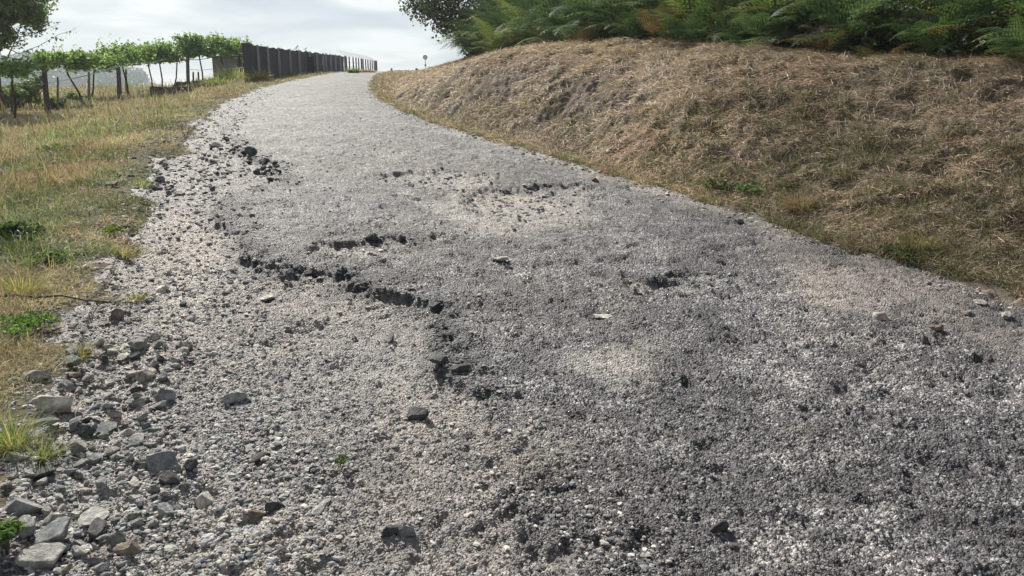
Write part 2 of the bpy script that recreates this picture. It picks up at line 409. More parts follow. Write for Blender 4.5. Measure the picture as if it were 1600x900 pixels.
def road_mat():
    m, N, L = mat_new('broken_asphalt')
    tcn = N.new('ShaderNodeTexCoord'); P = tcn.outputs['Object']
    def A(n): return mk(N, 'ShaderNodeAttribute', attribute_name=n).outputs['Fac']
    lost, sand, shoulder = A('lost'), A('sand'), A('shoulder')
    def noise(s, d=5, r=.6, dist=0):
        n = N.new('ShaderNodeTexNoise'); n.inputs['Scale'].default_value = s; n.inputs['Detail'].default_value = d
        n.inputs['Roughness'].default_value = r; n.inputs['Distortion'].default_value = dist; L.new(P, n.inputs['Vector']); return n.outputs[0]
    # chippings bound in the tar: every cell is a chip with its own tone
    wv = N.new('ShaderNodeVectorMath'); wv.operation = 'ADD'
    nn = N.new('ShaderNodeTexNoise'); nn.inputs['Scale'].default_value = 30; L.new(P, nn.inputs['Vector'])
    sc1 = N.new('ShaderNodeVectorMath'); sc1.operation = 'SCALE'; sc1.inputs['Scale'].default_value = .009
    L.new(nn.outputs['Color'], sc1.inputs[0]); L.new(P, wv.inputs[0]); L.new(sc1.outputs[0], wv.inputs[1])
    def vor(s, feat='F1'):
        v = N.new('ShaderNodeTexVoronoi'); v.feature = feat; v.inputs['Scale'].default_value = s; L.new(wv.outputs[0], v.inputs['Vector']); return v
    v1 = vor(88); v2 = vor(165); v3 = vor(34)
    s1 = N.new('ShaderNodeSeparateColor'); L.new(v1.outputs['Color'], s1.inputs[0])
    s2 = N.new('ShaderNodeSeparateColor'); L.new(v2.outputs['Color'], s2.inputs[0])
    s3 = N.new('ShaderNodeSeparateColor'); L.new(v3.outputs['Color'], s3.inputs[0])
    big = noise(.9, 4, .6, .4); mid = noise(5, 5, .65)
    # tone of chips: more of them bare and pale where traffic polished the tar away
    t1 = mth(N, L, 'ADD', s1.outputs[0], mth(N, L, 'MULTIPLY', mth(N, L, 'SUBTRACT', big, .5), .7))
    t1 = mth(N, L, 'ADD', t1, mth(N, L, 'MULTIPLY', mth(N, L, 'SUBTRACT', mid, .5), 1.5))
    asp1 = ramp(N, [(.0, (.028, .029, .034)), (.40, (.066, .065, .072)), (.64, (.135, .13, .135)), (.84, (.28, .27, .265)), (1., (.66, .63, .60))])
    L.new(t1, asp1.inputs[0])
    asp2 = ramp(N, [(.0, (.035, .035, .042)), (.5, (.10, .097, .102)), (.8, (.22, .21, .208)), (1., (.60, .57, .55))])
    L.new(s2.outputs[1], asp2.inputs[0])
    asp = mixc(N, L, .30, asp1.outputs[0], asp2.outputs[0])
    # loose gravel and fines
    g1 = ramp(N, [(.0, (.06, .06, .065)), (.3, (.13, .126, .125)), (.62, (.26, .24, .225)), (1., (.55, .52, .48))]); L.new(s1.outputs[1], g1.inputs[0])
    g2 = ramp(N, [(.0, (.08, .078, .078)), (.5, (.21, .19, .175)), (1., (.46, .43, .395))]); L.new(s2.outputs[0], g2.inputs[0])
    grav = mixc(N, L, .5, g1.outputs[0], g2.outputs[0])
    fines = mixc(N, L, mid, (.40, .365, .32), (.56, .515, .45))
    fm = ramp(N, [(.43, (0,)*3), (.66, (1,)*3)]); L.new(noise(3.2, 6, .7), fm.inputs[0])
    grav = mixc(N, L, mth(N, L, 'MULTIPLY', fm.outputs[0], .55), grav, fines)
    old = ramp(N, [(.46, (0,)*3), (.60, (1,)*3)]); L.new(noise(2.3, 6, .72, .5), old.inputs[0])
    grav = mixc(N, L, mth(N, L, 'MULTIPLY', old.outputs[0], .7), grav, asp)     # tar-bound remains among the loose stone
    pink = mixc(N, L, .75, g1.outputs[0], (.26, .228, .215))
    pink = mixc(N, L, .35, pink, g2.outputs[0])
    c = mixc(N, L, mth(N, L, 'MULTIPLY', shoulder, .75), asp, pink)
    # black tar at the broken lip, plus face shade put into the colour
    c = mixc(N, L, lost, c, grav)
    lip = A('lip')
    c = mixc(N, L, mth(N, L, 'MULTIPLY', lip, .9, True), c, (.04, .042, .048))
    sg = mixc(N, L, .22, fines, g1.outputs[0])
    sm = mth(N, L, 'MULTIPLY', sand, mth(N, L, 'ADD', mth(N, L, 'MULTIPLY', s1.outputs[2], .75), .35), True)
    c = mixc(N, L, sm, c, sg)
    tar = ramp(N, [(.36, (.42, .42, .44)), (.50, (.95,)*3), (.66, (1.12,)*3)]); L.new(noise(17, 4, .7), tar.inputs[0])
    c = mixc(N, L, .8, c, mixc(N, L, 1., c, tar.outputs[0], 'MULTIPLY'))
    hue = ramp(N, [(.38, (.95, .97, 1.02)), (.62, (1.04, .985, .965))]); L.new(noise(.6, 4, .6), hue.inputs[0])
    c = mixc(N, L, 1., c, hue.outputs[0], 'MULTIPLY')
    # patches of darker, tar-rich surface
    dk = ramp(N, [(.38, (.40, .40, .415)), (.50, (.80,)*3), (.62, (1.12,)*3)]); L.new(noise(1.5, 7, .72, .5), dk.inputs[0])
    c = mixc(N, L, mth(N, L, 'SUBTRACT', 1., lost), c, mixc(N, L, 1., c, dk.outputs[0], 'MULTIPLY'))
    b = N.new('ShaderNodeBsdfPrincipled'); b.inputs['Roughness'].default_value = .6; b.inputs['Specular IOR Level'].default_value = .5
    L.new(c, b.inputs['Base Color'])
    # height of the chips
    h1 = mth(N, L, 'SUBTRACT', 1., mth(N, L, 'MULTIPLY', v1.outputs['Distance'], 1.2))
    h2 = mth(N, L, 'SUBTRACT', 1., mth(N, L, 'MULTIPLY', v2.outputs['Distance'], 1.2))
    hh = mth(N, L, 'ADD', mth(N, L, 'MULTIPLY', h1, mth(N, L, 'ADD', s1.outputs[2], .25)), mth(N, L, 'MULTIPLY', h2, .35))
    h3 = mth(N, L, 'MULTIPLY', mth(N, L, 'SUBTRACT', 1., v3.outputs['Distance']), mth(N, L, 'GREATER_THAN', s3.outputs[0], .7))
    hh = mth(N, L, 'ADD', hh, mth(N, L, 'MULTIPLY', h3, .8))
    dsp = N.new('ShaderNodeDisplacement'); dsp.inputs['Midlevel'].default_value = .5; dsp.inputs['Scale'].default_value = .0115
    L.new(hh, dsp.inputs['Height'])
    o = N.new('ShaderNodeOutputMaterial'); L.new(b.outputs[0], o.inputs[0]); L.new(dsp.outputs[0], o.inputs['Displacement'])
    m.displacement_method = 'BOTH'
    return m
M_ROAD = road_mat()

def soil_mat(name, cols, green):
    m, N, L = mat_new(name)
    tcn = N.new('ShaderNodeTexCoord'); P = tcn.outputs['Object']
    def noise(s, d=6, r=.65):
        n = N.new('ShaderNodeTexNoise'); n.inputs['Scale'].default_value = s; n.inputs['Detail'].default_value = d; n.inputs['Roughness'].default_value = r
        L.new(P, n.inputs['Vector']); return n.outputs[0]
    r = ramp(N, [(.3, cols[0]), (.5, cols[1]), (.7, cols[2])]); f = noise(14); L.new(f, r.inputs[0])
    g = ramp(N, [(.48, (0,)*3), (.62, (1,)*3)]); L.new(noise(.35), g.inputs[0])
    c = mixc(N, L, mth(N, L, 'MULTIPLY', g.outputs[0], .7), r.outputs[0], green)
    b = N.new('ShaderNodeBsdfPrincipled'); b.inputs['Roughness'].default_value = .95; b.inputs['Specular IOR Level'].default_value = .1
    L.new(c, b.inputs['Base Color'])
    bp = N.new('ShaderNodeBump'); bp.inputs['Strength'].default_value = .7; bp.inputs['Distance'].default_value = .03
    L.new(noise(45), bp.inputs['Height']); L.new(bp.outputs[0], b.inputs['Normal'])
    o = N.new('ShaderNodeOutputMaterial'); L.new(b.outputs[0], o.inputs[0]); return m
M_FIELD = soil_mat('verge_soil', [(.07, .06, .048), (.15, .125, .095), (.28, .24, .18)], (.12, .13, .06))
M_BANK = soil_mat('bank_soil', [(.09, .075, .062), (.18, .15, .125), (.32, .275, .23)], (.13, .115, .07))

# ------------------------------------------------------------------ the land: one polar sheet, finest near the viewer, cut into road, bank and ground
def land():
    rs = [0.35]
    while rs[-1] < 780:
        r = rs[-1]
        k = .012 if r < 1.5 else (.0026 if r < 26 else (.005 if r < 120 else .03))
        rs.append(r*(1+k))
    rs = np.array(rs)
    th = np.concatenate([np.linspace(-math.pi, R(-44), 70, endpoint=False), np.linspace(R(-44), R(44), 860, endpoint=False), np.linspace(R(44), math.pi, 71)[:-1]])
    nr, nth = len(rs), len(th)
    X = (rs[:, None]*np.sin(th)[None]).ravel(); Y = (rs[:, None]*np.cos(th)[None]).ravel()
    Z = height(X, Y)
    gr, hole, sh, sand = masks(X, Y)
    lost = ss(-.04, .06, np.maximum(gr, hole)+(fbm(X*18, Y*18, 2, 97)-.5)*.08)
    gr2, hole2, _, _ = masks(X, Y-.16)
    face = ss(-.03, .07, hole2-hole)          # the far rim of each hole, whose broken face looks back down the lane
    lip = np.exp(-((hole+.02)/(.06+.007*Y))**2)*face
    lip = np.maximum(lip, np.exp(-((gr+.03)/(.12+.006*Y))**2)*ss(3.1, 3.8, Y)*ss(16, 12, Y)*ss(.1, .35, fbm(X*2.2, Y*2.2, 2, 91)))
    lip = lip*(.25+.75*ss(.25, .5, fbm(X*11, Y*11, 3, 92, .7)))
    lost = lost*np.interp(Y, [8, 11.5], [1, .5])
    X = np.append(X, 0); Y = np.append(Y, 0); Z = np.append(Z, height(np.array([0.]), np.array([0.])))
    lost = np.append(lost, 1); lip = np.append(lip, 0); sh_ = np.append(ss(-.1, .25, sh), 0); sand = np.append(sand, 0)
    i = np.arange(nr-1)[:, None]*nth; j = np.arange(nth)[None]; j2 = (j+1) % nth
    Q = np.stack([i+j, i+nth+j, i+nth+j2, i+j2], -1).reshape(-1, 4)[:, ::-1]
    cen = nr*nth
    T = np.stack([np.full(nth, cen), np.arange(nth), (np.arange(nth)+1) % nth], -1)[:, ::-1]
    cx = X[Q].mean(1); cy = Y[Q].mean(1)
    wob = (fbm(cx*1.7, cy*1.7, 4, 15)-.5)*.7
    s = cx-footX(cy)+wob*.5; l = leftX(cy)-cx+wob
    isroad = (s < 0) & (l < 0) & (cy < 150) & (cy > -14)
    isbank = (s >= 0) & (s < 30) & (cy < 105) & (cy > -14)
    V = np.stack([X, Y, Z], -1)
    def cut(name, mask, mat, tri=None, at_=None):
        q = Q[mask]; loops = q.ravel(); sizes = np.full(len(q), 4)
        if tri is not None: loops = np.concatenate([loops, tri.ravel()]); sizes = np.concatenate([sizes, np.full(len(tri), 3)])
        u, inv = np.unique(loops, return_inverse=True)
        me = np_mesh(name, V[u], inv, sizes, mat, True, None, {k: a[u] for k, a in (at_ or {}).items()})
        o = link(name, me); tag(o, kind='structure'); return o
    o = cut('road', isroad, M_ROAD, T, dict(lost=lost, lip=lip, shoulder=sh_, sand=sand))
    o['label'] = 'worn grey asphalt lane with potholes and a gravel edge'
    cut('embankment', isbank, M_BANK)
    cut('ground', ~isroad & ~isbank, M_FIELD)
land()

# ------------------------------------------------------------------ grass
def blades(name, P, Nn, length, width, azim, lift, bend, col, mat, seg=3):
    """ribbon leaves rooted at P: azim is the heading, lift the angle above the slope, bend how far the tip drops"""
    n = len(P)
    h = np.stack([np.sin(azim), np.cos(azim), np.zeros(n)], -1)
    h = h-Nn*np.sum(h*Nn, 1, keepdims=True); h /= np.linalg.norm(h, axis=1, keepdims=True)
    side = np.cross(h, Nn)
    tw = rng.uniform(-1, 1, n)
    side = side*np.cos(tw)[:, None]+Nn*np.sin(tw)[:, None]*.7
    ts = np.linspace(0, 1, seg+1)
    V = []; C = []
    for t in ts[:-1]:
        a = lift-bend*t*.5
        c = P+h*(np.cos(a)*length*t)[:, None]+Nn*(np.sin(a)*length*t)[:, None]
        w = (width*(1-t*.6)*.5)[:, None]
        V += [c-side*w, c+side*w]
    a = lift-bend*.5
    V.append(P+h*(np.cos(a)*length)[:, None]+Nn*(np.sin(a)*length)[:, None])
    k = len(V)
    V = np.stack(V, 1).reshape(-1, 3)
    C = np.repeat(col, k, axis=0)
    base = (np.arange(n)*k)[:, None]
    L_ = []; S = []
    for q in range(seg-1):
        L_.append(base+np.array([[2*q, 2*q+1, 2*q+3, 2*q+2]])); S.append(4)
    quads = np.concatenate(L_, 1) if L_ else np.zeros((n, 0), int)
    tri = base+np.array([[2*seg-2, 2*seg-1, 2*seg]])
    loops = np.concatenate([quads, tri], 1).ravel()
    sizes = np.tile(np.array(S+[3]), n)
    me = np_mesh(name, V, loops, sizes, mat, False, C)
    return link(name, me)
def normals(x, y, e=.12):
    gx = (height(x+e, y, False)-height(x-e, y, False))/(2*e); gy = (height(x, y+e, False)-height(x, y-e, False))/(2*e)
    n = np.stack([-gx, -gy, np.ones(len(x))], -1); return n/np.linalg.norm(n, axis=1, keepdims=True)
def polar(n, r0, r1, t0, t1, p=0.):
    u = rng.random(n); r = r0*np.exp(u*math.log(r1/r0)); t = R(t0)+rng.random(n)*(R(t1)-R(t0))
    return r*np.sin(t), r*np.cos(t)
def palette(cols, w, n, jit=.25):
    c = np.array(cols)[rng.choice(len(cols), n, p=np.array(w)/sum(w))]
    return np.clip(c*(1+rng.uniform(-jit, jit, (n, 1)))*(1+rng.uniform(-.06, .06, (n, 3))), 0, 1)
STRAW = [(.54, .42, .305), (.43, .32, .23), (.27, .19, .135), (.16, .115, .083), (.68, .58, .46)]

# the mown bank: cut stalks lying down the slope
def bank_straw():
    x, y = polar(1250000, 3.6, 75, -12, 46)
    s = (x-footX(y))*.94
    fr = (fbm(x*2.2, y*2.2, 3, 101)-.5)
    keep = (s > .02+fr*.5) & (s < 5.0+1.6*(y > 14)) & (y < 70) & (y > 2)
    x, y, s = x[keep], y[keep], s[keep]
    thin = fbm(x*1.4, y*1.4, 4, 111)
    bare = np.interp(y, [10.5, 13, 20, 25], [0, 1, 1, 0])*np.exp(-((s-1.05)/.6)**2)
    keep = rng.random(len(x)) < (ss(.25, .5, thin)*.55+.45)*(1-.95*bare*ss(.32, .52, fbm(x*1.1, y*1.1, 3, 112)))*ss(-.4, .2, s)
    x, y, s = x[keep], y[keep], s[keep]; n = len(x)
    Nn = normals(x, y); z = height(x, y)
    d = np.hypot(x, y)
    flow = fbm(x*.9, y*.9, 3, 121)
    az = math.pi*1.5-.35+(flow-.5)*5+rng.normal(0, 1.0, n)      # mostly downhill, towards the lane
    ln = rng.uniform(.04, .19, n)*(.6+.5*flow)*np.clip(d/9, 1, 1.6); wd = np.maximum(.0022, d*.00062)*rng.uniform(.6, 1.4, n)
    lift = np.abs(rng.normal(.12, .28, n))+.05
    P = np.stack([x, y, z+rng.uniform(-.01, .045, n)], -1)
    tone = fbm(x*1.1, y*1.1, 4, 131)
    near = np.clip((x-2)/5, 0, 1)       # sunlit left and shaded right of the bank put into the straw colour
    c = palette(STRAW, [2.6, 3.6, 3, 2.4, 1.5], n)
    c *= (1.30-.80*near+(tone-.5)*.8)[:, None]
    rd = np.clip((fbm(x*.7, y*.7, 3, 141)-.5)*4, 0, 1)[:, None]
    c = c*(1-rd*.5)+c*np.array([1.05, .90, .84])*rd*.5
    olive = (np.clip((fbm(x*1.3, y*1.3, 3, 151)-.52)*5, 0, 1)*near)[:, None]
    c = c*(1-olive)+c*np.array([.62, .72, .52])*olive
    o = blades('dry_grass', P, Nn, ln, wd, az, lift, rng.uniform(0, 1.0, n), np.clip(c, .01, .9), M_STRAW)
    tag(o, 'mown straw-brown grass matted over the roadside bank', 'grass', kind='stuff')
bank_straw()

def bank_foot():
    x, y = polar(620000, 3.4, 60, -12, 46)
    s = (x-footX(y))*.94
    fr = (fbm(x*2.6, y*2.6, 3, 201)-.5)
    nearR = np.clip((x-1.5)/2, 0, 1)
    top = .5+1.3*nearR
    keep = (s > -.02+fr*.45) & (s < top+fr*.8+.35*((y > 8) & (y < 16))) & (y < 50)
    x, y, s, nearR = x[keep], y[keep], s[keep], nearR[keep]
    keep = rng.random(len(x)) < ss(.33, .52, fbm(x*1.9, y*1.9, 3, 211))*.85+.15+.6*np.exp(-(s/.22)**2)
    x, y, s = x[keep], y[keep], s[keep]; n = len(x)
    d = np.hypot(x, y); Nn = normals(x, y); z = height(x, y)
    P = np.stack([x, y, z-.005], -1)
    c = palette([(.10, .125, .05), (.16, .165, .075), (.32, .26, .16), (.065, .09, .036), (.22, .16, .10)], [3, 3, 2.6, 2, 2], n)
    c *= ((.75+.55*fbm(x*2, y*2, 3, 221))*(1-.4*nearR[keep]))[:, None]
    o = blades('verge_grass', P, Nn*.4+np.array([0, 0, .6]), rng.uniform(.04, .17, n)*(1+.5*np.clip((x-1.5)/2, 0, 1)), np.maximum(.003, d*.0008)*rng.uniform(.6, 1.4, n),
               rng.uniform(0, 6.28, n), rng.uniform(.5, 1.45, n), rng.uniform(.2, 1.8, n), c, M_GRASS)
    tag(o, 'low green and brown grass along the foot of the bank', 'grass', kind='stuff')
bank_foot()

def left_verge():
    x, y = polar(1150000, 1.6, 62, -50, -6)
    l = (leftX(y)-x)*.94
    fr = fbm(x*1.7, y*1.7, 4, 15)-.5
    keep = (l+fr*1.1 > .02) & (l < 26)
    x, y, l, fr = x[keep], y[keep], l[keep], fr[keep]
    pn = fbm(x*1.3, y*1.3, 4, 301)
    # a strip of bare soil and clods runs between turf and gravel
    band = np.exp(-((l-.35-.25*fr*2)/.28)**2)*np.interp(y, [4, 5.5, 12, 18], [.1, .9, 1, .2])
    keep = rng.random(len(x)) < np.clip((.6+ss(.33, .5, pn)*.4)*ss(-.25, .35, l+fr*.6)*(1-.8*band), 0, 1)
    x, y, l = x[keep], y[keep], l[keep]; n = len(x)
    d = np.hypot(x, y)
    g = fbm(x*.75, y*.75, 4, 311)
    green = ss(.47, .60, g)*np.interp(y, [0, 8, 16, 30], [1, .9, .65, .45])
    gmask = rng.random(n) < np.clip(green*.85+.10, 0, 1)
    ln = rng.uniform(.05, .20, n)*(.7+.8*fbm(x*1.1, y*1.1, 3, 321))*np.interp(l, [0, .8, 3], [.45, .9, 1.25])
    tall = (rng.random(n) < .02) & (l > 1.0)
    ln = np.where(tall, ln*2.6, ln)
    c1 = palette([(.66, .57, .40), (.53, .435, .29), (.36, .285, .19), (.56, .445, .30)], [4, 4, 2, 2], n)
    c2 = palette([(.13, .18, .07), (.19, .24, .10), (.09, .13, .05), (.29, .30, .16)], [3, 3, 2, 2], n)
    c = np.where(gmask[:, None], c2, c1)
    c *= (.45+1.1*fbm(x*1.6, y*1.6, 4, 331, .65))[:, None]
    br = (ss(.52, .64, fbm(x*.9, y*.9, 4, 341))*.75)[:, None]
    c = c*(1-br)+c*np.array([.80, .70, .68])*br
    P = np.stack([x, y, height(x, y)-.01], -1)
    up = np.tile(np.array([[0, 0, 1.]]), (n, 1))
    for nm, m, lab in (('straw_grass', ~gmask, 'pale dry grass covering the left verge and field edge'), ('green_grass', gmask, 'green grass patches scattered through the left verge')):
        k = m.sum()
        lift = np.where(tall[m], rng.uniform(1.2, 1.55, k), rng.uniform(.25, 1.4, k))
        o = blades(nm, P[m], up[m], ln[m], np.maximum(.0026, d[m]*.00085)*rng.uniform(.6, 1.4, k), rng.uniform(0, 6.28, k), lift, rng.uniform(.1, 1.5, k), np.clip(c[m], .01, .9), M_STRAW if nm == 'straw_grass' else M_GRASS)
        tag(o, lab, 'grass', kind='stuff')
left_verge()

# ------------------------------------------------------------------ stones
def ico(sub):
    t = (1+5**.5)/2
    V = [(-1, t, 0), (1, t, 0), (-1, -t, 0), (1, -t, 0), (0, -1, t), (0, 1, t), (0, -1, -t), (0, 1, -t), (t, 0, -1), (t, 0, 1), (-t, 0, -1), (-t, 0, 1)]
    F = [(0, 11, 5), (0, 5, 1), (0, 1, 7), (0, 7, 10), (0, 10, 11), (1, 5, 9), (5, 11, 4), (11, 10, 2), (10, 7, 6), (7, 1, 8), (3, 9, 4), (3, 4, 2), (3, 2, 6), (3, 6, 8), (3, 8, 9), (4, 9, 5), (2, 4, 11), (6, 2, 10), (8, 6, 7), (9, 8, 1)]
    V = [np.array(v)/np.linalg.norm(v) for v in V]
    for _ in range(sub):
        c = {}; F2 = []
        def mid(a, b):
            k = (min(a, b), max(a, b))
            if k not in c: m = V[a]+V[b]; V.append(m/np.linalg.norm(m)); c[k] = len(V)-1
            return c[k]
        for a, b, d in F:
            ab, bd, da = mid(a, b), mid(b, d), mid(d, a); F2 += [(a, ab, da), (b, bd, ab), (d, da, bd), (ab, bd, da)]
        F = F2
    return np.array(V), np.array(F)
IV, IF = ico(3)
def stone_mesh(seed, name='stone', cuts=16, rough=.075):
    r = np.random.default_rng(seed); V = IV.copy()
    for _ in range(cuts):
        n = r.normal(size=3); n /= np.linalg.norm(n); d = r.uniform(.42, .82)
        k = V@n; V -= np.clip(k-d, 0, None)[:, None]*n*.97
    ph = r.uniform(0, 50, 3)
    q = V*3.1+ph; nz = fbm(q[:, 0]+q[:, 2]*.7, q[:, 1]-q[:, 2]*.6, 4, seed)-.5
    V = V*(1+nz[:, None]*rough*3)
    V[:, 2] *= r.uniform(.48, .74); V[:, 1] *= r.uniform(.6, .95)
    V /= np.ptp(V[:, 0])                 # one metre long
    me = np_mesh(name, V, IF.ravel(), np.full(len(IF), 3), M_STONE, False)
    me.set_sharp_from_angle(angle=R(24)) if hasattr(me, 'set_sharp_from_angle') else None
    me.polygons.foreach_set('use_smooth', np.ones(len(me.polygons), bool))
    return me
STONES = [stone_mesh(900+i) for i in range(16)]
TONES = dict(grey=(.39, .39, .38), pale=(.58, .56, .51), dark=(.095, .097, .103), brown=(.26, .215, .18), green=(.27, .29, .25), blue=(.27, .28, .29), pink=(.45, .40, .37))
placed = []
def stone(x, y, size, tone, label, group=None, sink=.22, flat=1.0, tilt=.25, mesh=None, cat='stone'):
    z = H1(x, y)
    me = STONES[random.randrange(16) if mesh is None else mesh]
    o = link('stone', me, (x, y, z+size*(.27*flat-sink*.42)), (random.uniform(-tilt, tilt), random.uniform(-tilt, tilt), random.uniform(0, 6.28)),
             (size, size*random.uniform(.6, 1.05), size*flat*random.uniform(.85, 1.15)))
    t = TONES[tone]; k = random.uniform(.8, 1.2); o.color = (t[0]*k, t[1]*k, t[2]*k, 1)
    tag(o, label, cat, group); placed.append((x, y, size*.5)); return o
def stone_px(u, v, w, tone, label, **k):
    x, y, z = at(u, v); d = math.sqrt(x*x+y*y+(z-EYE)**2)
    return stone(x, y, w*1.06/1200*d, tone, label, **k)
HAND = [
 (62, 592, 32, 'grey', 'pale grey stone lying on the grass edge above the stone heap'),
 (88, 645, 44, 'pale', 'broad pale greenish stone at the upper left of the stone heap'),
 (60, 664, 44, 'green', 'flat mossy grey stone half hidden at the grass below the pale broad stone'),
 (218, 546, 38, 'grey', 'rounded blue-grey stone, largest at the top of the stone heap'),
 (192, 563, 20, 'pale', 'small cream stone just left of the rounded blue-grey stone'),
 (291, 546, 16, 'dark', 'small dark stone right of the rounded blue-grey stone'),
 (114, 592, 20, 'brown', 'reddish brown stone at the turf edge beside the heap'),
 (228, 594, 26, 'pink', 'pinkish rounded stone below the blue-grey stone'),
 (258, 628, 26, 'blue', 'upright grey block standing on gravel right of the heap'),
 (365, 630, 34, 'grey', 'light grey stone embedded alone in gravel near the middle left'),
 (325, 790, 34, 'pale', 'white-topped angular stone lying in front of the heap'),
 (406, 718, 36, 'dark', 'flat dark grey stone of the pair in mid gravel'),
 (389, 700, 24, 'grey', 'light grey stone leaning behind the flat dark one'),
 (255, 735, 42, 'blue', 'broad dark-sided stone on the right flank of the heap'),
 (300, 733, 22, 'dark', 'near-black stone just right of the big dark-sided stone'),
 (224, 726, 20, 'pale', 'small white stone left of the big dark-sided stone'),
 (210, 760, 28, 'pale', 'light squarish stone below the big dark-sided stone'),
 (268, 755, 28, 'dark', 'low dark stone below the big dark-sided stone'),
 (406, 810, 26, 'brown', 'brown-grey lump of the front pair of stones'),
 (427, 801, 28, 'dark', 'blackish lump of the front pair of stones'),
 (612, 835, 36, 'dark', 'black asphalt lump, left of two by the bottom centre'),
 (637, 833, 30, 'blue', 'black asphalt lump with a grey top, right of two by the bottom centre'),
 (500, 798, 46, 'grey', 'wide flat slab sunk in the gravel at bottom centre left'),
 (36, 803, 52, 'blue', 'large dark grey boulder at the left frame edge'),
 (40, 835, 38, 'grey', 'angular grey stone under the large dark boulder'),
 (88, 842, 50, 'blue', 'broad ridged grey stone low in the heap'),
 (68, 880, 48, 'grey', 'long pale ridged stone at the bottom left corner'),
 (62, 742, 40, 'dark', 'dark flat stone with light upper face near the turf'),
 (200, 865, 34, 'brown', 'brownish stone alone at the bottom left of the gravel'),
 (150, 832, 38, 'dark', 'dark cracked stone at the heap front'),
 (140, 815, 46, 'grey', 'long grey slab lying across the heap front'),
 (30, 720, 24, 'pale', 'whitish stone pushed into the turf at the left frame edge'),
 (655, 652, 36, 'dark', 'dark broken asphalt lump sitting on the sandy gravel'),
 (610, 534, 26, 'blue', 'grey-blue stone inside the broken patch'),
 (688, 566, 44, 'dark', 'black asphalt chunk at the corner of the broken edge'),
 (720, 580, 34, 'dark', 'second black asphalt chunk just right of the corner chunk'),
 (1570, 499, 28, 'grey', 'grey stone with a dark side near the right frame edge'),
 (1531, 474, 24, 'pink', 'flat pinkish stone on the right shoulder'),
 (1376, 500, 20, 'pink', 'rounded stone at the end of the sandy streak'),
 (1510, 495, 13, 'brown', 'small brown pebble between the two right shoulder stones'),
 (1463, 517, 18, 'brown', 'low brown stone left of the grey right-hand stone'),
 (944, 495, 30, 'pale', 'flat pale stone worn into the mid road'),
 (1156, 348, 15, 'green', 'dark greenish stone by the right shoulder line'),
 (850, 311, 9, 'dark', 'tiny dark stone in the sandy pothole'),
 (930, 285, 12, 'brown', 'small reddish clod at the right road edge'),
 (181, 500, 22, 'brown', 'round brown stone left of the gravel near the turf'),
 (182, 452, 18, 'pale', 'small pale stone at the verge beside thin grass'),
 (258, 455, 20, 'pale', 'cream stone in the left gravel beside the road'),
 (286, 481, 15, 'dark', 'tiny black stone in the left gravel'),
 (420, 467, 30, 'pale', 'flat white chip below the broken edge'),
 (1122, 830, 26, 'dark', 'dark stone bedded in the road at the lower right'),
 (1150, 858, 18, 'dark', 'small dark stone below the bedded one at the lower right'),
 (582, 380, 18, 'dark', 'left dark lump on the rim of the small pothole'),
 (628, 378, 18, 'dark', 'right dark lump on the rim of the small pothole'),
 (785, 407, 34, 'pale', 'flat white patch stone in the road centre'),
 (540, 380, 10, 'grey', 'grey chip left of the small pothole rim'),
 (252, 538, 18, 'grey', 'small grey stone between the blue-grey stone and the dark pebble'),
 (176, 292, 16, 'brown', 'brown clod on the soil strip beside the verge'),
 (280, 306, 14, 'pale', 'white stone among the rubble further up the left edge'),
 (265, 304, 14, 'blue', 'bluish stone left of the white rubble stone'),
 (953, 243, 12, 'pale', 'pale stone showing at the foot of the bank'),
 (1290, 352, 10, 'pale', 'small light stone at the bank foot on the right'),
]
for u, v, w, t, lab in HAND:
    fl = .45 if 'chunk' in lab else .35 if ('flat' in lab or 'slab' in lab) and 'worn' not in lab else (.15 if ('worn' in lab or 'patch stone' in lab) else 1.)
    stone_px(u, v, w, t, lab, flat=fl*(.9 if w > 30 and fl == 1 else 1), sink=.25 if fl == 1 else .1, tilt=.3 if fl == 1 else .08)
def scatter(poly, n, w0, w1, tones, label, group, sep=.8, **kw):
    P = np.array(poly, float); k = 0; tries = 0
    while k < n and tries < n*30:
        tries += 1
        u = random.uniform(P[:, 0].min(), P[:, 0].max()); v = random.uniform(P[:, 1].min(), P[:, 1].max())
        if poly_sd(np.array([u]), np.array([v]), P)[0] < 0: continue
        x, y, z = at(u, v); d = math.sqrt(x*x+y*y+(z-EYE)**2)
        w = w0+(w1-w0)*random.random()**2.2
        s = w/1200*d
        if any((x-a)**2+(y-b)**2 < (sep*(s*.5+c))**2 for a, b, c in placed): continue
        tn = random.choice(tones); hz_ = (v-P[:, 1].min())/np.ptp(P[:, 1]); vz = (u-P[:, 0].min())/np.ptp(P[:, 0])
        sz_ = 'large' if w > w0+.45*(w1-w0) else ('medium' if w > w0+.15*(w1-w0) else 'small')
        lab = f"{sz_} {dict(grey='grey', blue='blue-grey', pale='pale', dark='dark', pink='pinkish', green='greenish', brown='brown')[tn]} {label}, {['far', 'upper middle', 'lower middle', 'near'][min(3, int(hz_*4))]} {'left' if vz < .5 else 'right'} part"
        stone(x, y, s, tn, lab, group, **kw); k += 1
scatter([(0, 900), (0, 770), (60, 700), (90, 640), (105, 560), (190, 520), (300, 540), (270, 600), (250, 700), (320, 760), (230, 830), (190, 900)], 170, 11, 31,
        ['grey', 'grey', 'pale', 'blue', 'pale', 'dark', 'grey', 'pink', 'green', 'blue'], 'stone in the roadside heap', 'loose stones heaped along the left road edge')
scatter([(225, 300), (250, 262), (330, 225), (370, 240), (350, 285), (330, 315)], 36, 7, 15, ['grey', 'blue', 'dark', 'pale'],
        'stone in the rubble up the road', 'rubble further up the left road edge')
scatter([(345, 215), (372, 225), (440, 262), (440, 290), (410, 280), (370, 248)], 22, 8, 18, ['dark'],
        'lump on the far crumbled asphalt edge', 'black lumps on the far crumbled asphalt edge')
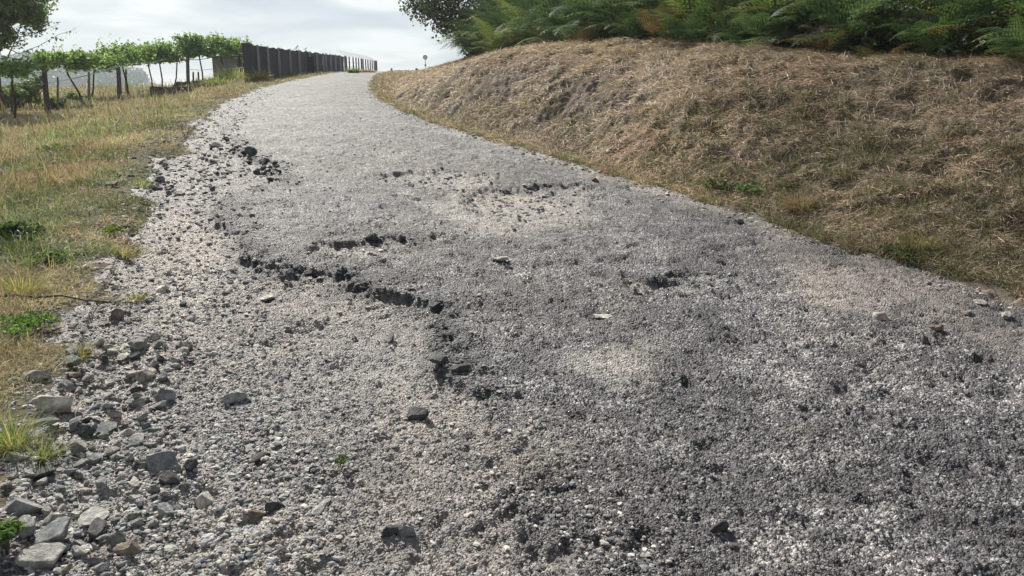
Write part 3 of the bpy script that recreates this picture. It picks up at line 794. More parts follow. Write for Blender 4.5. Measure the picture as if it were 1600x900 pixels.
scatter([(440, 414), (520, 426), (600, 438), (690, 466), (712, 500), (706, 590), (680, 580), (676, 500), (640, 468), (520, 442)], 40, 9, 24, ['dark', 'dark', 'blue'],
        'asphalt lump along the broken step', 'asphalt lumps along the broken step', flat=.5, sink=.5)

# gravel too small to count
G0, F0 = ico(0)
def gravel(name, n, r0, r1, prob, s0, s1, cols, wts, label, t0=-42, t1=42):
    x, y = polar(n, r0, r1, t0, t1)
    keep = rng.random(n) < prob(x, y)
    x, y = x[keep], y[keep]; n = len(x)
    d = np.hypot(x, y)
    s = (s0+(s1-s0)*rng.random(n)**3)*np.clip(d/5, .75, 2.2)
    V = G0[None]*(1+rng.uniform(-.5, .3, (n, 12, 1)))
    V = V*np.stack([np.ones(n), rng.uniform(.6, 1, n), rng.uniform(.28, .62, n)], -1)[:, None]*(s*.5)[:, None, None]
    a = rng.uniform(0, 6.28, n); ca, sa = np.cos(a)[:, None], np.sin(a)[:, None]
    V = np.stack([V[..., 0]*ca-V[..., 1]*sa, V[..., 0]*sa+V[..., 1]*ca, V[..., 2]], -1)
    z = height(x, y)+s*.07
    V = V+np.stack([x, y, z], -1)[:, None]
    c = np.repeat(palette(cols, wts, n, .3), 12, axis=0)
    loops = (F0.ravel()[None]+(np.arange(n)*12)[:, None]).ravel()
    me = np_mesh(name, V.reshape(-1, 3), loops, np.full(n*20, 3), M_GRAVEL, False, c)
    tag(link(name, me), label, 'gravel', kind='stuff')
def p_left(x, y):
    gr, hole, sh, sand = masks(x, y); l = leftX(y)-x; s = x-footX(y)
    q = np.where(gr > 0, .12+.8*ss(.42, .6, fbm(x*2.4, y*2.4, 4, 401)), 0)
    q = np.where((l > -.9) & (l < .4), np.maximum(q, .95*ss(.4, -.4, l)+.1), q)
    q = np.where(hole > -.05, .7, q)
    q = np.where((gr <= 0) & (gr > -.25), .55, q)
    return np.where((s < 0) & (l < .45+(fbm(x*2, y*2, 2, 405)-.5)), q, 0)
def p_road(x, y):
    gr, hole, sh, sand = masks(x, y); l = leftX(y)-x; s = x-footX(y)
    q = .16+.3*ss(.5, .65, fbm(x*1.6, y*1.6, 3, 411))+np.where(sh > 0, .25, 0)
    q = np.where(np.abs(s) < .4, .7, q)
    return np.where((s < .25) & (l < 0) & (gr <= 0), q, 0)
gravel('gravel', 110000, 1.7, 30, p_left, .008, .042, [(.30, .30, .31), (.46, .44, .41), (.14, .145, .155), (.56, .53, .48), (.36, .30, .26)], [4, 3, 3, 1.6, 1], 'loose gravel over the broken left side of the lane')
gravel('chippings', 42000, 1.7, 26, p_road, .007, .024, [(.22, .22, .23), (.42, .40, .38), (.09, .09, .10), (.55, .52, .48)], [3, 3, 3, 1.3], 'loose chippings strewn over the worn asphalt')

def p_heap(x, y):
    l = leftX(y)-x
    return np.where((l > -1.05) & (l < .25) & (y < 6), ss(-1.05, -.5, -np.abs(l+.4))*.9, 0)
gravel('rubble', 26000, 1.7, 6, p_heap, .018, .055, [(.40, .40, .39), (.27, .28, .29), (.55, .53, .48), (.14, .145, .15), (.42, .38, .35)], [4, 4, 2, 2, 1], 'small broken rubble packed between the stones of the heap')
def p_foot(x, y):
    s = (x-footX(y))*.94
    return np.exp(-((s+.12)/.16)**2)*(.25+.75*ss(.4, .6, fbm(x*2.5, y*2.5, 3, 441)))
gravel('spilled_gravel', 70000, 3.4, 30, p_foot, .008, .04, [(.42, .39, .34), (.28, .26, .24), (.52, .48, .42), (.16, .145, .13)], [4, 3, 2, 2], 'fine stones and earth crumbs spilled along the foot of the bank', -15, 45)
def p_clod(x, y):
    l = leftX(y)-x
    return np.where((l > -.3) & (l < 1.1) & (y > 3.5), np.exp(-((l-.3)/.35)**2)*ss(.42, .6, fbm(x*2, y*2, 3, 431)), 0)
gravel('clods', 26000, 3, 24, p_clod, .015, .06, [(.13, .11, .09), (.20, .17, .14), (.09, .075, .065), (.28, .26, .24)], [3, 3, 2, 1.5], 'dark clods of earth along the crumbling turf edge')

# ------------------------------------------------------------------ leaves and plants
def leaf_cloud(mb, C, size, cols, wts, up=.35, jit=.25):
    """one bent four-sided leaf at each point of C"""
    C = np.asarray(C); n = len(C)
    s = size*rng.uniform(.6, 1.3, n)
    a = rng.normal(size=(n, 3)); a[:, 2] *= .7; a /= np.linalg.norm(a, axis=1, keepdims=True)
    b = rng.normal(size=(n, 3)); b[:, 2] += up; b = np.cross(a, b); b /= np.linalg.norm(b, axis=1, keepdims=True)
    nn = np.cross(a, b)
    P = [C-a*s[:, None]*.5, C+b*s[:, None]*.36+nn*s[:, None]*.08, C+a*s[:, None]*.55-nn*s[:, None]*.06, C-b*s[:, None]*.36+nn*s[:, None]*.08]
    V = np.stack(P, 1).reshape(-1, 3); c = np.repeat(palette(cols, wts, n, jit), 4, axis=0)
    mb.lv.append(V); mb.lc.append(c)
class Leaves:
    def __init__(s): s.lv = []; s.lc = []
    def build(s, name, mat, parent=None, loc=None):
        V = np.concatenate(s.lv); C = np.concatenate(s.lc); n = len(V)//4
        me = np_mesh(name, V, np.arange(n*4), np.full(n, 4), mat, False, C)
        o = link(name, me)
        if parent: o.parent = parent
        return o
def clump_pts(c, r, n, shell=.5):
    v = rng.normal(size=(n, 3)); v /= np.linalg.norm(v, axis=1, keepdims=True)
    rr = (shell+(1-shell)*rng.random(n))**.7
    return np.array(c)+v*rr[:, None]*np.array(r)
GREENV = [(.16, .26, .065), (.11, .19, .05), (.27, .36, .12), (.055, .10, .03)]
OAK = [(.045, .07, .026), (.07, .10, .035), (.11, .14, .05), (.028, .042, .018)]

def tree(name, label, base, Ht, crown_c, crown_r, trunk_r, limbs, leaf, nclump, nleaf, cols, wts, mat, lean=(0, 0), clump_k=.30, extra=()):
    b = np.array(base, float); o = empty(name, base, label, 'tree')
    t = MB(); r_ = random.Random(int(abs(base[0]*100)+Ht*10))
    top = np.array([crown_c[0], crown_c[1], crown_c[2]])-b
    P = [np.zeros(3)+np.array([0, 0, -.3])]
    for k in range(1, 7):
        f = k/6; P.append(np.array([top[0]*f**1.4+r_.uniform(-.1, .1)*trunk_r*3, top[1]*f**1.4, top[2]*f]))
    t.tube(P, [trunk_r*(1.25-1.05*k/6) for k in range(7)], 9)
    lv = Leaves(); tips = []
    for i in range(limbs):
        f = r_.uniform(.45, .95); p0 = P[int(f*6)]
        a = i*2.4+r_.uniform(-.4, .4); el = r_.uniform(-.1, .9); ln = r_.uniform(.65, 1.)
        tip = top+np.array([math.cos(a)*crown_r[0]*ln*math.cos(el), math.sin(a)*crown_r[1]*ln*math.cos(el), math.sin(el)*crown_r[2]*ln-.1*crown_r[2]])
        m1 = p0*.6+tip*.4+np.array([r_.uniform(-.2, .2), r_.uniform(-.2, .2), r_.uniform(0, .3)])*crown_r[2]*.3
        t.tube([p0, m1, tip], [trunk_r*.42, trunk_r*.25, trunk_r*.06], 6); tips.append(tip)
    t.build('trunk', M_BARK, o, True)
    for k in range(nclump):
        if k < len(tips): c = tips[k]
        else:
            v = rng.normal(size=3); v /= np.linalg.norm(v); c = top+v*np.array(crown_r)*rng.uniform(.45, 1.0)
        rr = clump_k*rng.uniform(.6, 1.25)*np.array(crown_r)*np.array([1, 1, .75])
        leaf_cloud(lv, clump_pts(c, rr, nleaf, .25), leaf, cols, wts)
    for p, q, n, *sp in extra:      # thin outlying sprays
        p = np.array(p)-b; q = np.array(q)-b
        ts = rng.random(n); leaf_cloud(lv, p+(q-p)*ts[:, None]+rng.normal(0, sp[0] if sp else .05, (n, 3))+np.array([0, 0, -.12])*(ts*(1-ts)*4)[:, None], leaf, cols, wts)
    lv.build('crown', mat, o); return o

# dark oak behind the bracken, its branches over the skyline
ox, oy = 0.6, 37.; oz = H1(ox, oy)
x, y, z = ray_at(752, -82, 37)
tree('oak_tree', 'dark oak tree behind the bracken with branches hanging over the skyline', (ox, oy, oz), 8, (x, y, z), (4.6, 4.2, 3.9), .28, 24, .15, 110, 420, OAK, [3, 3, 2, 2], M_DARKLEAF, clump_k=.22,
     extra=[(ray_at(700, 10, 36.5), ray_at(634, 6, 36.3), 620, .22), (ray_at(730, 30, 36.5), ray_at(652, 20, 36.3), 620, .22), (ray_at(740, 44, 36.5), ray_at(686, 40, 36.3), 520, .22), (ray_at(720, 4, 36.5), ray_at(690, 30, 36.3), 600, .35)])
# tree at the left edge
lx_, ly_, lz_ = at(2, 176)
c = ray_at(-4, 0, ly_)
lt = tree('verge_tree', 'slender dark leafy tree at the left edge of the photo by the vineyard', (lx_, ly_, lz_), 4, c, (1.75, 1.5, 1.8), .07, 22, .10, 130, 250,
          [(.12, .18, .05), (.17, .24, .07), (.07, .105, .03), (.26, .31, .11)], [3, 3, 2, 1.2], M_DARKLEAF, clump_k=.27,
          extra=[(ray_at(40, 82, ly_), ray_at(80, 60, ly_), 26), (ray_at(80, 60, ly_), ray_at(118, 46, ly_), 24), (ray_at(60, 50, ly_), ray_at(92, 36, ly_), 20)])
tw = MB()
b_ = np.array((lx_, ly_, lz_))
tw.tube([np.array(ray_at(u, v, ly_))-b_ for u, v in ((0, 70), (30, 84), (60, 72), (92, 54), (118, 46))], [.02, .014, .010, .007, .003], 5)
tw.tube([np.array(ray_at(u, v, ly_))-b_ for u, v in ((10, 60), (50, 55), (92, 37))], [.018, .010, .004], 5)
tw.build('twig', M_BARK, lt)

# ---- bracken on top of the bank
def frond(mb, L_, az, arch, tilt, col, p0):
    """one bracken frond: arching stalk with tapered, notched pinnae on both sides"""
    n = 19; P = []; ang = tilt; p = np.array(p0, float)
    hd = np.array([math.sin(az), math.cos(az), 0]); sd = np.array([math.cos(az), -math.sin(az), 0])
    for k in range(n+1):
        P.append(p.copy()); ang -= arch/n
        p = p+(hd*math.cos(ang)+np.array([0, 0, math.sin(ang)]))*L_/n
    for k in range(3, n+1):
        f = (k-3)/(n-3); pl = L_*.38*(1-f)**.8*(.55+.45*min(1, f*5))+.02
        t = P[k]-P[k-1]; t /= np.linalg.norm(t); nn = np.cross(sd, t)
        for sg in (-1, 1):
            d = sd*sg*.93+t*.38; d = d/np.linalg.norm(d)-nn*random.uniform(.0, .25)
            m = 6; q = P[k]
            for j in range(m):
                g = (j+.5)/m; c0 = q+d*pl*(j/m)+np.array([0, 0, -.12*pl*g*g]); hw = L_/n*1.25*(1-g)**.7*.5+.003
                c1 = c0+d*pl/m*.75
                cc = np.array(col)*random.uniform(.8, 1.2)
                mb.lv.append(np.array([c0, c0+t*hw*1.2+d*pl/m*.5, c1, c0-t*hw+d*pl/m*.5])); mb.lc.append(np.tile(cc, (4, 1)))
def fern_mesh(seed, nf, size, cols):
    random.seed(seed); mb = Leaves()
    for i in range(nf):
        az = i*2.4+random.uniform(-.5, .5)
        frond(mb, size*random.uniform(.7, 1.15), az, random.uniform(.9, 1.9), random.uniform(.95, 1.45), random.choice(cols),
              (random.uniform(-.15, .15), random.uniform(-.15, .15), random.uniform(0, .35)*size))
    V = np.concatenate(mb.lv); C = np.concatenate(mb.lc); n = len(V)//4
    return np_mesh('bracken_fern', V, np.arange(n*4), np.full(n, 4), M_FERN, False, C)
FG = [(.065, .115, .042), (.09, .148, .056), (.045, .08, .033), (.125, .18, .075)]
FY = [(.16, .21, .065), (.12, .17, .05), (.22, .25, .09)]
FB = [(.17, .11, .055), (.11, .075, .04), (.22, .155, .08), (.08, .08, .04)]
FM = [fern_mesh(50+i, 15, 1.0, FG) for i in range(5)]+[fern_mesh(60+i, 14, 1.0, FY) for i in range(2)]+[fern_mesh(70+i, 9, .75, FB) for i in range(2)]
random.seed(11)
def along(yf, s):          # point s metres up the slope from the foot at yf
    return float(footX(yf))+s*.94, yf+s*.34
nf = 0
yf = 1.0
while yf < 47:
    rows = [4.0, 4.7, 5.6, 6.8, 8.2]
    for ri, s0 in enumerate(rows):
        s = s0+random.uniform(-.35, .35)
        if yf > 26: s -= .3
        fx, fy = along(yf+random.uniform(-.3, .3), s)
        px = 800+fx/max(fy, .5)*1200
        if px > 1740 or px < 640 or fy < 2: continue
        if px < 745 or (px < 790 and ri > 2): continue
        k = random.random()
        if ri == 0: mi, sz = (random.choice((7, 8)), random.uniform(.55, .95)) if k < .42 else (random.randrange(7), random.uniform(.6, .95))
        else:
            mi = random.choice((5, 6)) if k < .22 else (random.choice((7, 8)) if k < .30 else random.randrange(5))
            sz = random.uniform(1.0, 1.35)+.12*ri
        sz *= float(np.interp(yf, [8, 16, 22, 30], [1.05, 1.25, 1.5, 1.75]))
        o = link('bracken_fern', FM[mi], (fx, fy, H1(fx, fy)-.05), (random.uniform(-.15, .15), random.uniform(-.15, .15), random.uniform(0, 6.28)), (sz, sz, sz))
        kind = 'green' if mi < 5 else ('yellow-green' if mi < 7 else 'withering brown')
        tenth = int(round(px/160)); where = 'about '+['', '', '', '', 'four', 'five', 'six', 'seven', 'eight', 'nine', 'ten', 'eleven'][tenth]+' tenths across the photo' if tenth < 10 else 'by the right edge of the photo'
        lean_ = 'left-leaning' if o.rotation_euler[1] < -.05 else ('right-leaning' if o.rotation_euler[1] > .05 else 'upright')
        rw = ['front-row', 'second-row', 'third-row', 'tall back', 'rearmost'][ri]
        sh_ = 'small ' if sz < .78 else ('wide ' if sz > 1.9 else ('mid-sized ' if sz < 1.5 else 'large '))
        tag(o, f'{sh_}{lean_} {rw} {kind} bracken fern {where}', 'fern', 'bracken ferns along the top of the bank'); nf += 1
    yf += .50 if yf < 8 else (.8 if yf < 20 else 1.25)
# dense growth that fills in behind them
def thicket():
    lv = Leaves()
    C = []
    for _ in range(420):
        yf = random.uniform(2, 48); s = random.uniform(5.2, 12)
        fx, fy = along(yf, s)
        if 800+fx/max(fy, .5)*1200 < 722: continue
        C.append((fx, fy, H1(fx, fy)+random.uniform(.2, 1.9)*float(np.interp(yf, [16, 30], [1, 1.5]))))
    for k in range(230):
        yf = 1.5+45*(k/230)**1.4; s = random.uniform(4.6, 6.2); fx, fy = along(yf, s)
        if 800+fx/max(fy, .5)*1200 > 745: C.append((fx, fy, H1(fx, fy)+random.uniform(.0, .45)))
    for c in C: leaf_cloud(lv, clump_pts(c, (.7, .7, .55), 330, .2), .11, [(.04, .07, .025), (.06, .10, .035), (.025, .04, .018), (.10, .085, .04)], [3, 3, 2, 1])
    o = lv.build('undergrowth', M_DARKLEAF); tag(o, 'dense dark undergrowth filling in behind the bracken', 'undergrowth', kind='stuff')
thicket()
def bush(name, label, base, r, n, leaf, cols, wts, cat='bush', stems=5, group=None, spikes=0, mat=None):
    o = empty(name, base, label, cat, group); lv = Leaves(); st = MB()
    for i in range(stems):
        a = i*2.4; tip = np.array([math.cos(a)*r[0]*.6, math.sin(a)*r[1]*.6, r[2]*random.uniform(.6, 1.1)])
        st.tube([(0, 0, -.05), tip*.5+np.array([0, 0, .1*r[2]]), tip], [.02*r[2]+.004, .012*r[2]+.002, .002], 5, (.12, .09, .05))
    for k in range(n):
        v = rng.normal(size=3); v /= np.linalg.norm(v); c = np.array([0, 0, r[2]*(.6 if cat == 'weed' else 1)])+v*np.array(r)*rng.uniform(.2, .9)
        c[2] = max(c[2], .05)
        leaf_cloud(lv, clump_pts(c, np.array(r)*(.42 if cat == 'weed' else .33), 34 if cat == 'weed' else 90, .1), leaf, cols, wts)
    for k in range(spikes):
        a = random.uniform(0, 6.28); b0 = np.array([math.cos(a)*r[0]*.5, math.sin(a)*r[1]*.4, r[2]*1.2]); t1 = b0+np.array([random.uniform(-.2, .2), 0, r[2]*random.uniform(.7, 1.3)])
        st.tube([b0, t1], [.012, .004], 4, (.12, .11, .06)); ts = rng.random(46); leaf_cloud(lv, b0+(t1-b0)*ts[:, None]+rng.normal(0, .06, (46, 3)), leaf, cols, wts)
    st.build('stem', M_BARK, o); lv.build('foliage', mat or M_LEAF, o); return o
# leafy bush closing the left end of the thicket
for (u, v, w, h, lab) in ((738, 84, .8, 1.0, 'leafy green bush closing the left end of the bracken thicket'), (782, 72, 1.0, 1.2, 'taller green bush second from the left end of the thicket'),
                          (714, 86, .42, .6, 'small grey-green bush leftmost on the bank top')):
    x, y, z = at(u, v)
    y += .4
    bush('bush', lab, (x, y, H1(x, y)), (w, w, h*.8), 75, .085, [(.085, .13, .055), (.13, .175, .08), (.05, .08, .035), (.17, .205, .11)], [3, 3, 2, 1], spikes=9)

# ------------------------------------------------------------------ small plants in the verges
GP = [(.08, .14, .045), (.13, .20, .07), (.20, .26, .11)]
def px_plant(u, v, w, h, leaf, n, label, cols=GP, name='weed'):
    x, y, z = at(u, v); d = math.hypot(x, y); s = d/1200
    cols = [tuple(np.array(q)*(.72, .66, .8)) for q in cols]
    return bush(name, label, (x, y, z), (w*.55*s, w*.7*s, h*.42*s), int(n*.8)+1, leaf, cols, [1]*len(cols), 'weed', 4, mat=M_DARKLEAF)
px_plant(28, 378, 62, 50, .05, 22, 'dark green bushy weed in the dry grass at the left frame edge', [(.03, .07, .02), (.05, .10, .03), (.08, .14, .04)])
px_plant(1172, 302, 42, 26, .05, 9, 'broad-leaved green weed at the foot of the bank')
px_plant(1118, 298, 50, 34, .035, 14, 'fine olive weed clump left of the broad-leaved weed', [(.12, .16, .05), (.18, .21, .08), (.09, .12, .04)])
px_plant(537, 738, 30, 12, .012, 9, 'tiny bright green weed growing in the gravel near bottom centre')
px_plant(178, 368, 30, 16, .03, 7, 'yellow-green seedling on the soil strip by the gravel', [(.25, .35, .06), (.16, .26, .05)])
px_plant(100, 240, 60, 26, .05, 14, 'low green weed patch in the upper left verge', [(.14, .22, .07), (.20, .28, .10)])
px_plant(60, 272, 60, 22, .04, 12, 'flat green weed below the upper verge patch', [(.16, .26, .07), (.10, .18, .05)])
px_plant(36, 520, 80, 30, .022, 26, 'bright green leafy weed spreading at the left frame edge', [(.12, .26, .04), (.18, .34, .06), (.08, .16, .03)])
px_plant(72, 412, 70, 22, .03, 14, 'green weed between the dark bush and the soil strip', [(.10, .18, .05), (.16, .25, .08)])
px_plant(8, 860, 40, 50, .02, 14, 'green weed at the bottom left corner beside the stones', [(.12, .24, .05), (.2, .3, .1)])
px_plant(1236, 300, 40, 30, .03, 7, 'brown-green weed right of the broad-leaved weed', [(.12, .12, .05), (.08, .10, .04)])
px_plant(1400, 405, 60, 30, .03, 14, 'dark green weed low on the bank at right', [(.07, .11, .035), (.12, .15, .05)])
px_plant(450, 262, 8, 4, .02, 3, 'speck of green weed on the far crumbled edge')
def tuft(u, v, w, h, n, cols, label, name='grass_tuft'):
    x, y, z = at(u, v); s = math.hypot(x, y)/1200
    a = rng.uniform(0, 6.28, n); r = w*.25*s*np.sqrt(rng.random(n))
    P = np.stack([r*np.cos(a), r*np.sin(a), np.zeros(n)-.01], -1)
    o = blades(name, P, np.tile([[0, 0, 1.]], (n, 1)), h*s*rng.uniform(.5, 1.1, n), np.full(n, max(.003, math.hypot(x, y)*.0008)), math.pi/2-a+rng.normal(0, .5, n), rng.uniform(.6, 1.5, n), rng.uniform(.2, 1.4, n),
               palette(cols, [1]*len(cols), n), M_GRASS)
    o.location = (x, y, z); tag(o, label, 'grass tuft')
SG = [(.30, .28, .12), (.20, .22, .08), (.46, .36, .19)]; GG = [(.14, .22, .06), (.24, .30, .11), (.45, .37, .2)]
tuft(34, 462, 74, 48, 420, SG, 'thick olive grass tuft standing above the dark twig at left')
tuft(66, 720, 40, 60, 200, GG, 'upright green grass tuft at the turf edge beside the stone heap')
tuft(20, 700, 60, 70, 320, GG, 'green and straw tuft at the left frame edge beside the stone heap')
tuft(120, 560, 46, 40, 160, SG, 'straw tuft above the reddish brown stone')
tuft(190, 400, 50, 26, 160, SG, 'sparse dry tuft on the soil strip beside the gravel')
tuft(210, 470, 40, 24, 110, SG, 'sparse dry tuft at the upper edge of the left gravel')
tuft(222, 292, 40, 14, 130, GG, 'low green tuft left of the far rubble')
tuft(1250, 330, 60, 42, 320, [(.27, .20, .12), (.18, .13, .08)], 'brown dry tuft at the bank foot right of the broad-leaved weed')
tuft(1440, 392, 90, 44, 420, [(.11, .12, .05), (.20, .16, .08)], 'olive brown tuft low on the right bank')
# dry twig lying across the verge
x0 = np.array(at(-20, 474)); x1 = np.array(at(60, 473)); x2 = np.array(at(135, 476)); x3 = np.array(at(215, 477))
tw = MB(); up = np.array([0, 0, .03]); tw.tube([x0+up, (x0+x1)/2+up*1.5, x1+up, (x1+x2)/2+up*1.6, x2+up*.8, x3+up*.4], [.008, .008, .007, .006, .004, .002], 6, (.07, .045, .04))
tag(tw.build('twig', M_BARK, None, True, loc=tuple(x1)), 'thin dark twig lying across the left verge', 'twig')
for (u, v, u2, v2, lab) in ((1300, 352, 1372, 342, 'pale broken stalk on the lower right bank'), (1010, 262, 1046, 258, 'bare pale stick at the bank foot'), (1356, 300, 1392, 330, 'forked pale stalk leaning on the right bank')):
    a = np.array(at(u, v)); b = np.array(at(u2, v2)); tw = MB()
    tw.tube([a+up, (a+b)/2+up*2.2, b+up*1.5], [.006, .005, .002], 5, (.55, .45, .32)); tw.tube([(a+b)/2+up*2.2, (a+b)/2+up*4+(b-a)*.2], [.004, .002], 5, (.55, .45, .32))
    tag(tw.build('stick', M_BARK, None, True, loc=tuple(a)), lab, 'stick')

# ------------------------------------------------------------------ vineyard on the left
def vine(u, vb, utop, vtop, rx, rz, label, n=26, bright=1.0, yd=None, leaf=.13):
    if yd is None: bx, by, bz = at(u, vb)
    else:
        bx, by, _ = ray_at(u, vb, yd); bz = H1(bx, by)
    c = np.array(ray_at(utop, vtop, by)); s = by/1200; b = np.array([bx, by, bz])
    n = int(n*2.1); o = empty('grape_vine', (bx, by, bz), label, 'grape vine', 'grape vines along the vineyard edge')
    t = MB(); rel = c-b
    t.tube([(0, 0, -.1), rel*np.array([.35, 1, .3])+np.array([.04, 0, 0]), rel*np.array([.75, 1, .7])+np.array([-.05, 0, 0]), rel], [.05, .038, .034, .03], 7, (.05, .038, .03))
    rx *= s; rz *= s
    for sg in (-1, 1): t.tube([rel, rel+np.array([sg*rx*.5, 0, -.05]), rel+np.array([sg*rx*.95, 0, .02])], [.028, .02, .01], 6, (.05, .038, .03))
    t.build('trunk', M_BARK, o, True)
    lv = Leaves()
    cols = [tuple(np.array(q)*bright) for q in GREENV]; rx *= 1.15
    for k in range(n):
        c_ = rel+np.array([rng.uniform(-1, 1)*rx, rng.uniform(-.6, .8), rng.uniform(-.7, 1.)*rz])
        leaf_cloud(lv, clump_pts(c_, (.36, .36, .24), 40, .1), leaf*1.1, cols, [3, 3, 2, 1.5], up=.8)
    for k in range(7):
        q = rel+np.array([rng.uniform(-1, 1)*rx, rng.uniform(-.3, .3), rz*.8]); e_ = q+np.array([rng.uniform(-.3, .3), 0, rng.uniform(.2, .55)])
        ts = rng.random(14); leaf_cloud(lv, q+(e_-q)*ts[:, None]+rng.normal(0, .04, (14, 3)), leaf*.8, cols, [2, 2, 3, 1])
    lv.build('crown', M_LEAF, o); return o
vine(133, 166, 100, 97, 34, 11, 'grape vine with a dark leaning trunk, leftmost of the tall row', 26)
vine(238, 143, 232, 88, 34, 14, 'grape vine left of the low stone wall, its trunk bowing right', 24)
vine(140, 150, 150, 98, 26, 10, 'grape vine with a thin pale trunk behind the thick wooden post', 18, yd=36)
vine(200, 146, 190, 86, 32, 14, 'grape vine between the second post and the bowed trunk', 24, yd=38)
vine(252, 131, 250, 84, 22, 12, 'grape vine with a forked trunk behind the low stone wall', 16, yd=43)
vine(270, 131, 280, 82, 24, 12, 'grape vine rising just left of the grey post', 18, yd=44)
vine(316, 126, 312, 74, 27, 14, 'tallest grape vine, bushiest of the row, right of the grey post', 34, .85, yd=42)
vine(350, 122, 345, 76, 22, 11, 'grape vine above the grey shed', 22, yd=44)
vine(376, 120, 374, 78, 16, 10, 'grape vine at the right end of the row beside the fence', 20, 1.1, yd=45)
vine(18, 160, 20, 108, 24, 8, 'low bright grape vine under the tree at the left frame edge', 16, 1.1, yd=26, leaf=.10)
for (u, v, w, h, yd, lab) in ((52, 172, 70, 56, 31, 'olive green shrub left of the thick wooden post'), (20, 176, 60, 44, 30, 'grey-green shrub beneath the left tree'),
                              (88, 168, 30, 22, 30, 'small shrub right of the thick wooden post'), (118, 152, 40, 14, 35, 'low vine shoots right of the leaning trunk'),
                              (330, 130, 60, 10, 40, 'low green weeds in front of the shed'), (285, 130, 34, 8, 42, 'ivy growing over the low stone wall')):
    x, y, z = ray_at(u, v, yd); z = H1(x, y); s = yd/1200
    bush('shrub', lab, (x, y, z), (w*.5*s, .5, h*.5*s), 22, .10, [(.13, .18, .07), (.19, .25, .10), (.09, .12, .05)], [1, 1, 1], 'shrub')
# posts
def post(u, vb, vt, w, label, col, yd=None, lean=0, mat=None, name='fence_post'):
    x, y, z = at(u, vb) if yd is None else (ray_at(u, vb, yd)[0], yd, 0)
    z = H1(x, y); top = ray_at(u+lean, vt, y)
    s = y/1200; m = MB(); r = w*.5*s
    P = [(0, 0, -.25)]+[((top[0]-x)*f+random.uniform(-.01, .01), 0, (top[2]-z)*f) for f in (.3, .6, .85, 1.)]
    m.tube(P, [r*1.05, r, r*.97, r*.92, r*.7], 8, col)
    o = m.build(name, mat or M_WOOD, None, True); o.location = (x, y, z)
    tag(o, label, 'post', 'posts along the vineyard edge'); return o, np.array(top)
_, T1 = post(74, 177, 103, 8, 'thick dark weathered post, leftmost in the vineyard fence', (.07, .06, .055), lean=-5)
_, T2 = post(187, 157, 104, 7, 'second dark post, brown at its base', (.10, .085, .07), lean=-2)
post(294, 133, 88, 5.5, 'grey post rising behind the low stone wall', (.14, .14, .135), lean=-1, yd=42)
post(302, 131, 112, 3, 'short brown post right of the grey post', (.16, .12, .09), yd=46)
post(310, 131, 112, 3, 'short brown post nearer the shed', (.16, .12, .09), yd=46.5)
post(197, 148, 108, 3.5, 'thin pale post right of the second dark post', (.26, .22, .18), yd=39)
post(139, 160, 112, 4, 'thin grey post behind the leaning vine trunk', (.24, .22, .20), yd=35)
post(90, 174, 120, 3, 'thin dark stake right of the leftmost post', (.1, .08, .06), yd=29)
post(18, 176, 140, 4, 'short dark stake at the left frame edge', (.08, .06, .05), yd=28)
def wire(pts, label, r=.008, col=(.35, .36, .36), name='wire', group='fence wires along the vineyard'):
    m = MB(); pts = [np.array(p) for p in pts]; P = []
    for a, b in zip(pts[:-1], pts[1:]):
        for f in (0, .25, .5, .75): P.append(a+(b-a)*f-np.array([0, 0, .05*math.sin(f*math.pi)]))
    P.append(pts[-1]); m.tube(P, r, 4, col)
    tag(m.build(name, M_METAL, None, loc=tuple(pts[0])), label, 'wire', group)
p74 = at(74, 177)[1]; p187 = at(187, 157)[1]
wire([ray_at(-60, 136, p74-5), ray_at(71, 131, p74), ray_at(186, 104, p187), ray_at(262, 92, 42)], 'upper fence wire climbing from the left frame edge', .014)
wire([ray_at(-60, 116, p74-5), ray_at(70, 112, p74), ray_at(186, 106, p187)], 'thin wire tied near the top of the leftmost post', .010)
wire([ray_at(262, 96, 42), ray_at(294, 93, 42), ray_at(330, 90, 44), ray_at(390, 86, 45)], 'trellis wire under the right-hand vines', .016, (.06, .05, .05))
wire([ray_at(294, 108, 42), ray_at(330, 108, 43), ray_at(390, 104, 40)], 'low pale wire running in front of the shed', .010)

# low stone wall and shed
x, y, z = at(270, 150)
m = MB(); s = y/1200
for k in range(9):
    m.box((k-4)*7*s, random.uniform(-.03, .03), 7*s+.0, 6.9*s, .35, 13*s+random.uniform(-.06, .04), random.uniform(-.03, .03), (.06, .055, .06), .96)
o = m.build('stone_wall', M_CONC); o.location = (x, y, z); tag(o, 'low dark stone wall in the grass below the grey post', 'wall')
yd = 50.; s = yd/1200
x0, _, zt = ray_at(331, 90, yd); x1 = ray_at(389, 90, yd)[0]; zb = ray_at(331, 128, yd)[2]-1
sh = empty('shed', ((x0+x1)/2, yd+1.2, zb), 'small grey concrete shed with a dark window opening beneath the vines', 'shed')
W = x1-x0; hh = zt-zb
zw0 = ray_at(0, 104, yd)[2]-zb; zw1 = ray_at(0, 93, yd)[2]-zb
xw0 = ray_at(371, 95, yd)[0]-(x0+x1)/2; xw1 = ray_at(384, 95, yd)[0]-(x0+x1)/2
m = MB(); cg = (.17, .165, .16)
def bx(a, b, c, d, e, f): m.box((a+b)/2, (c+d)/2, (e+f)/2, b-a, d-c, f-e, 0, cg)
bx(-W/2, xw0, -1.2, -1.05, 0, hh); bx(xw1, W/2, -1.2, -1.05, 0, hh); bx(xw0, xw1, -1.2, -1.05, 0, zw0); bx(xw0, xw1, -1.2, -1.05, zw1, hh)
bx(-W/2, -W/2+.15, -1.05, 1.2, 0, hh); bx(W/2-.15, W/2, -1.05, 1.2, 0, hh); bx(-W/2+.15, W/2-.15, 1.05, 1.2, 0, hh)
m.build('wall', M_CONC, sh)
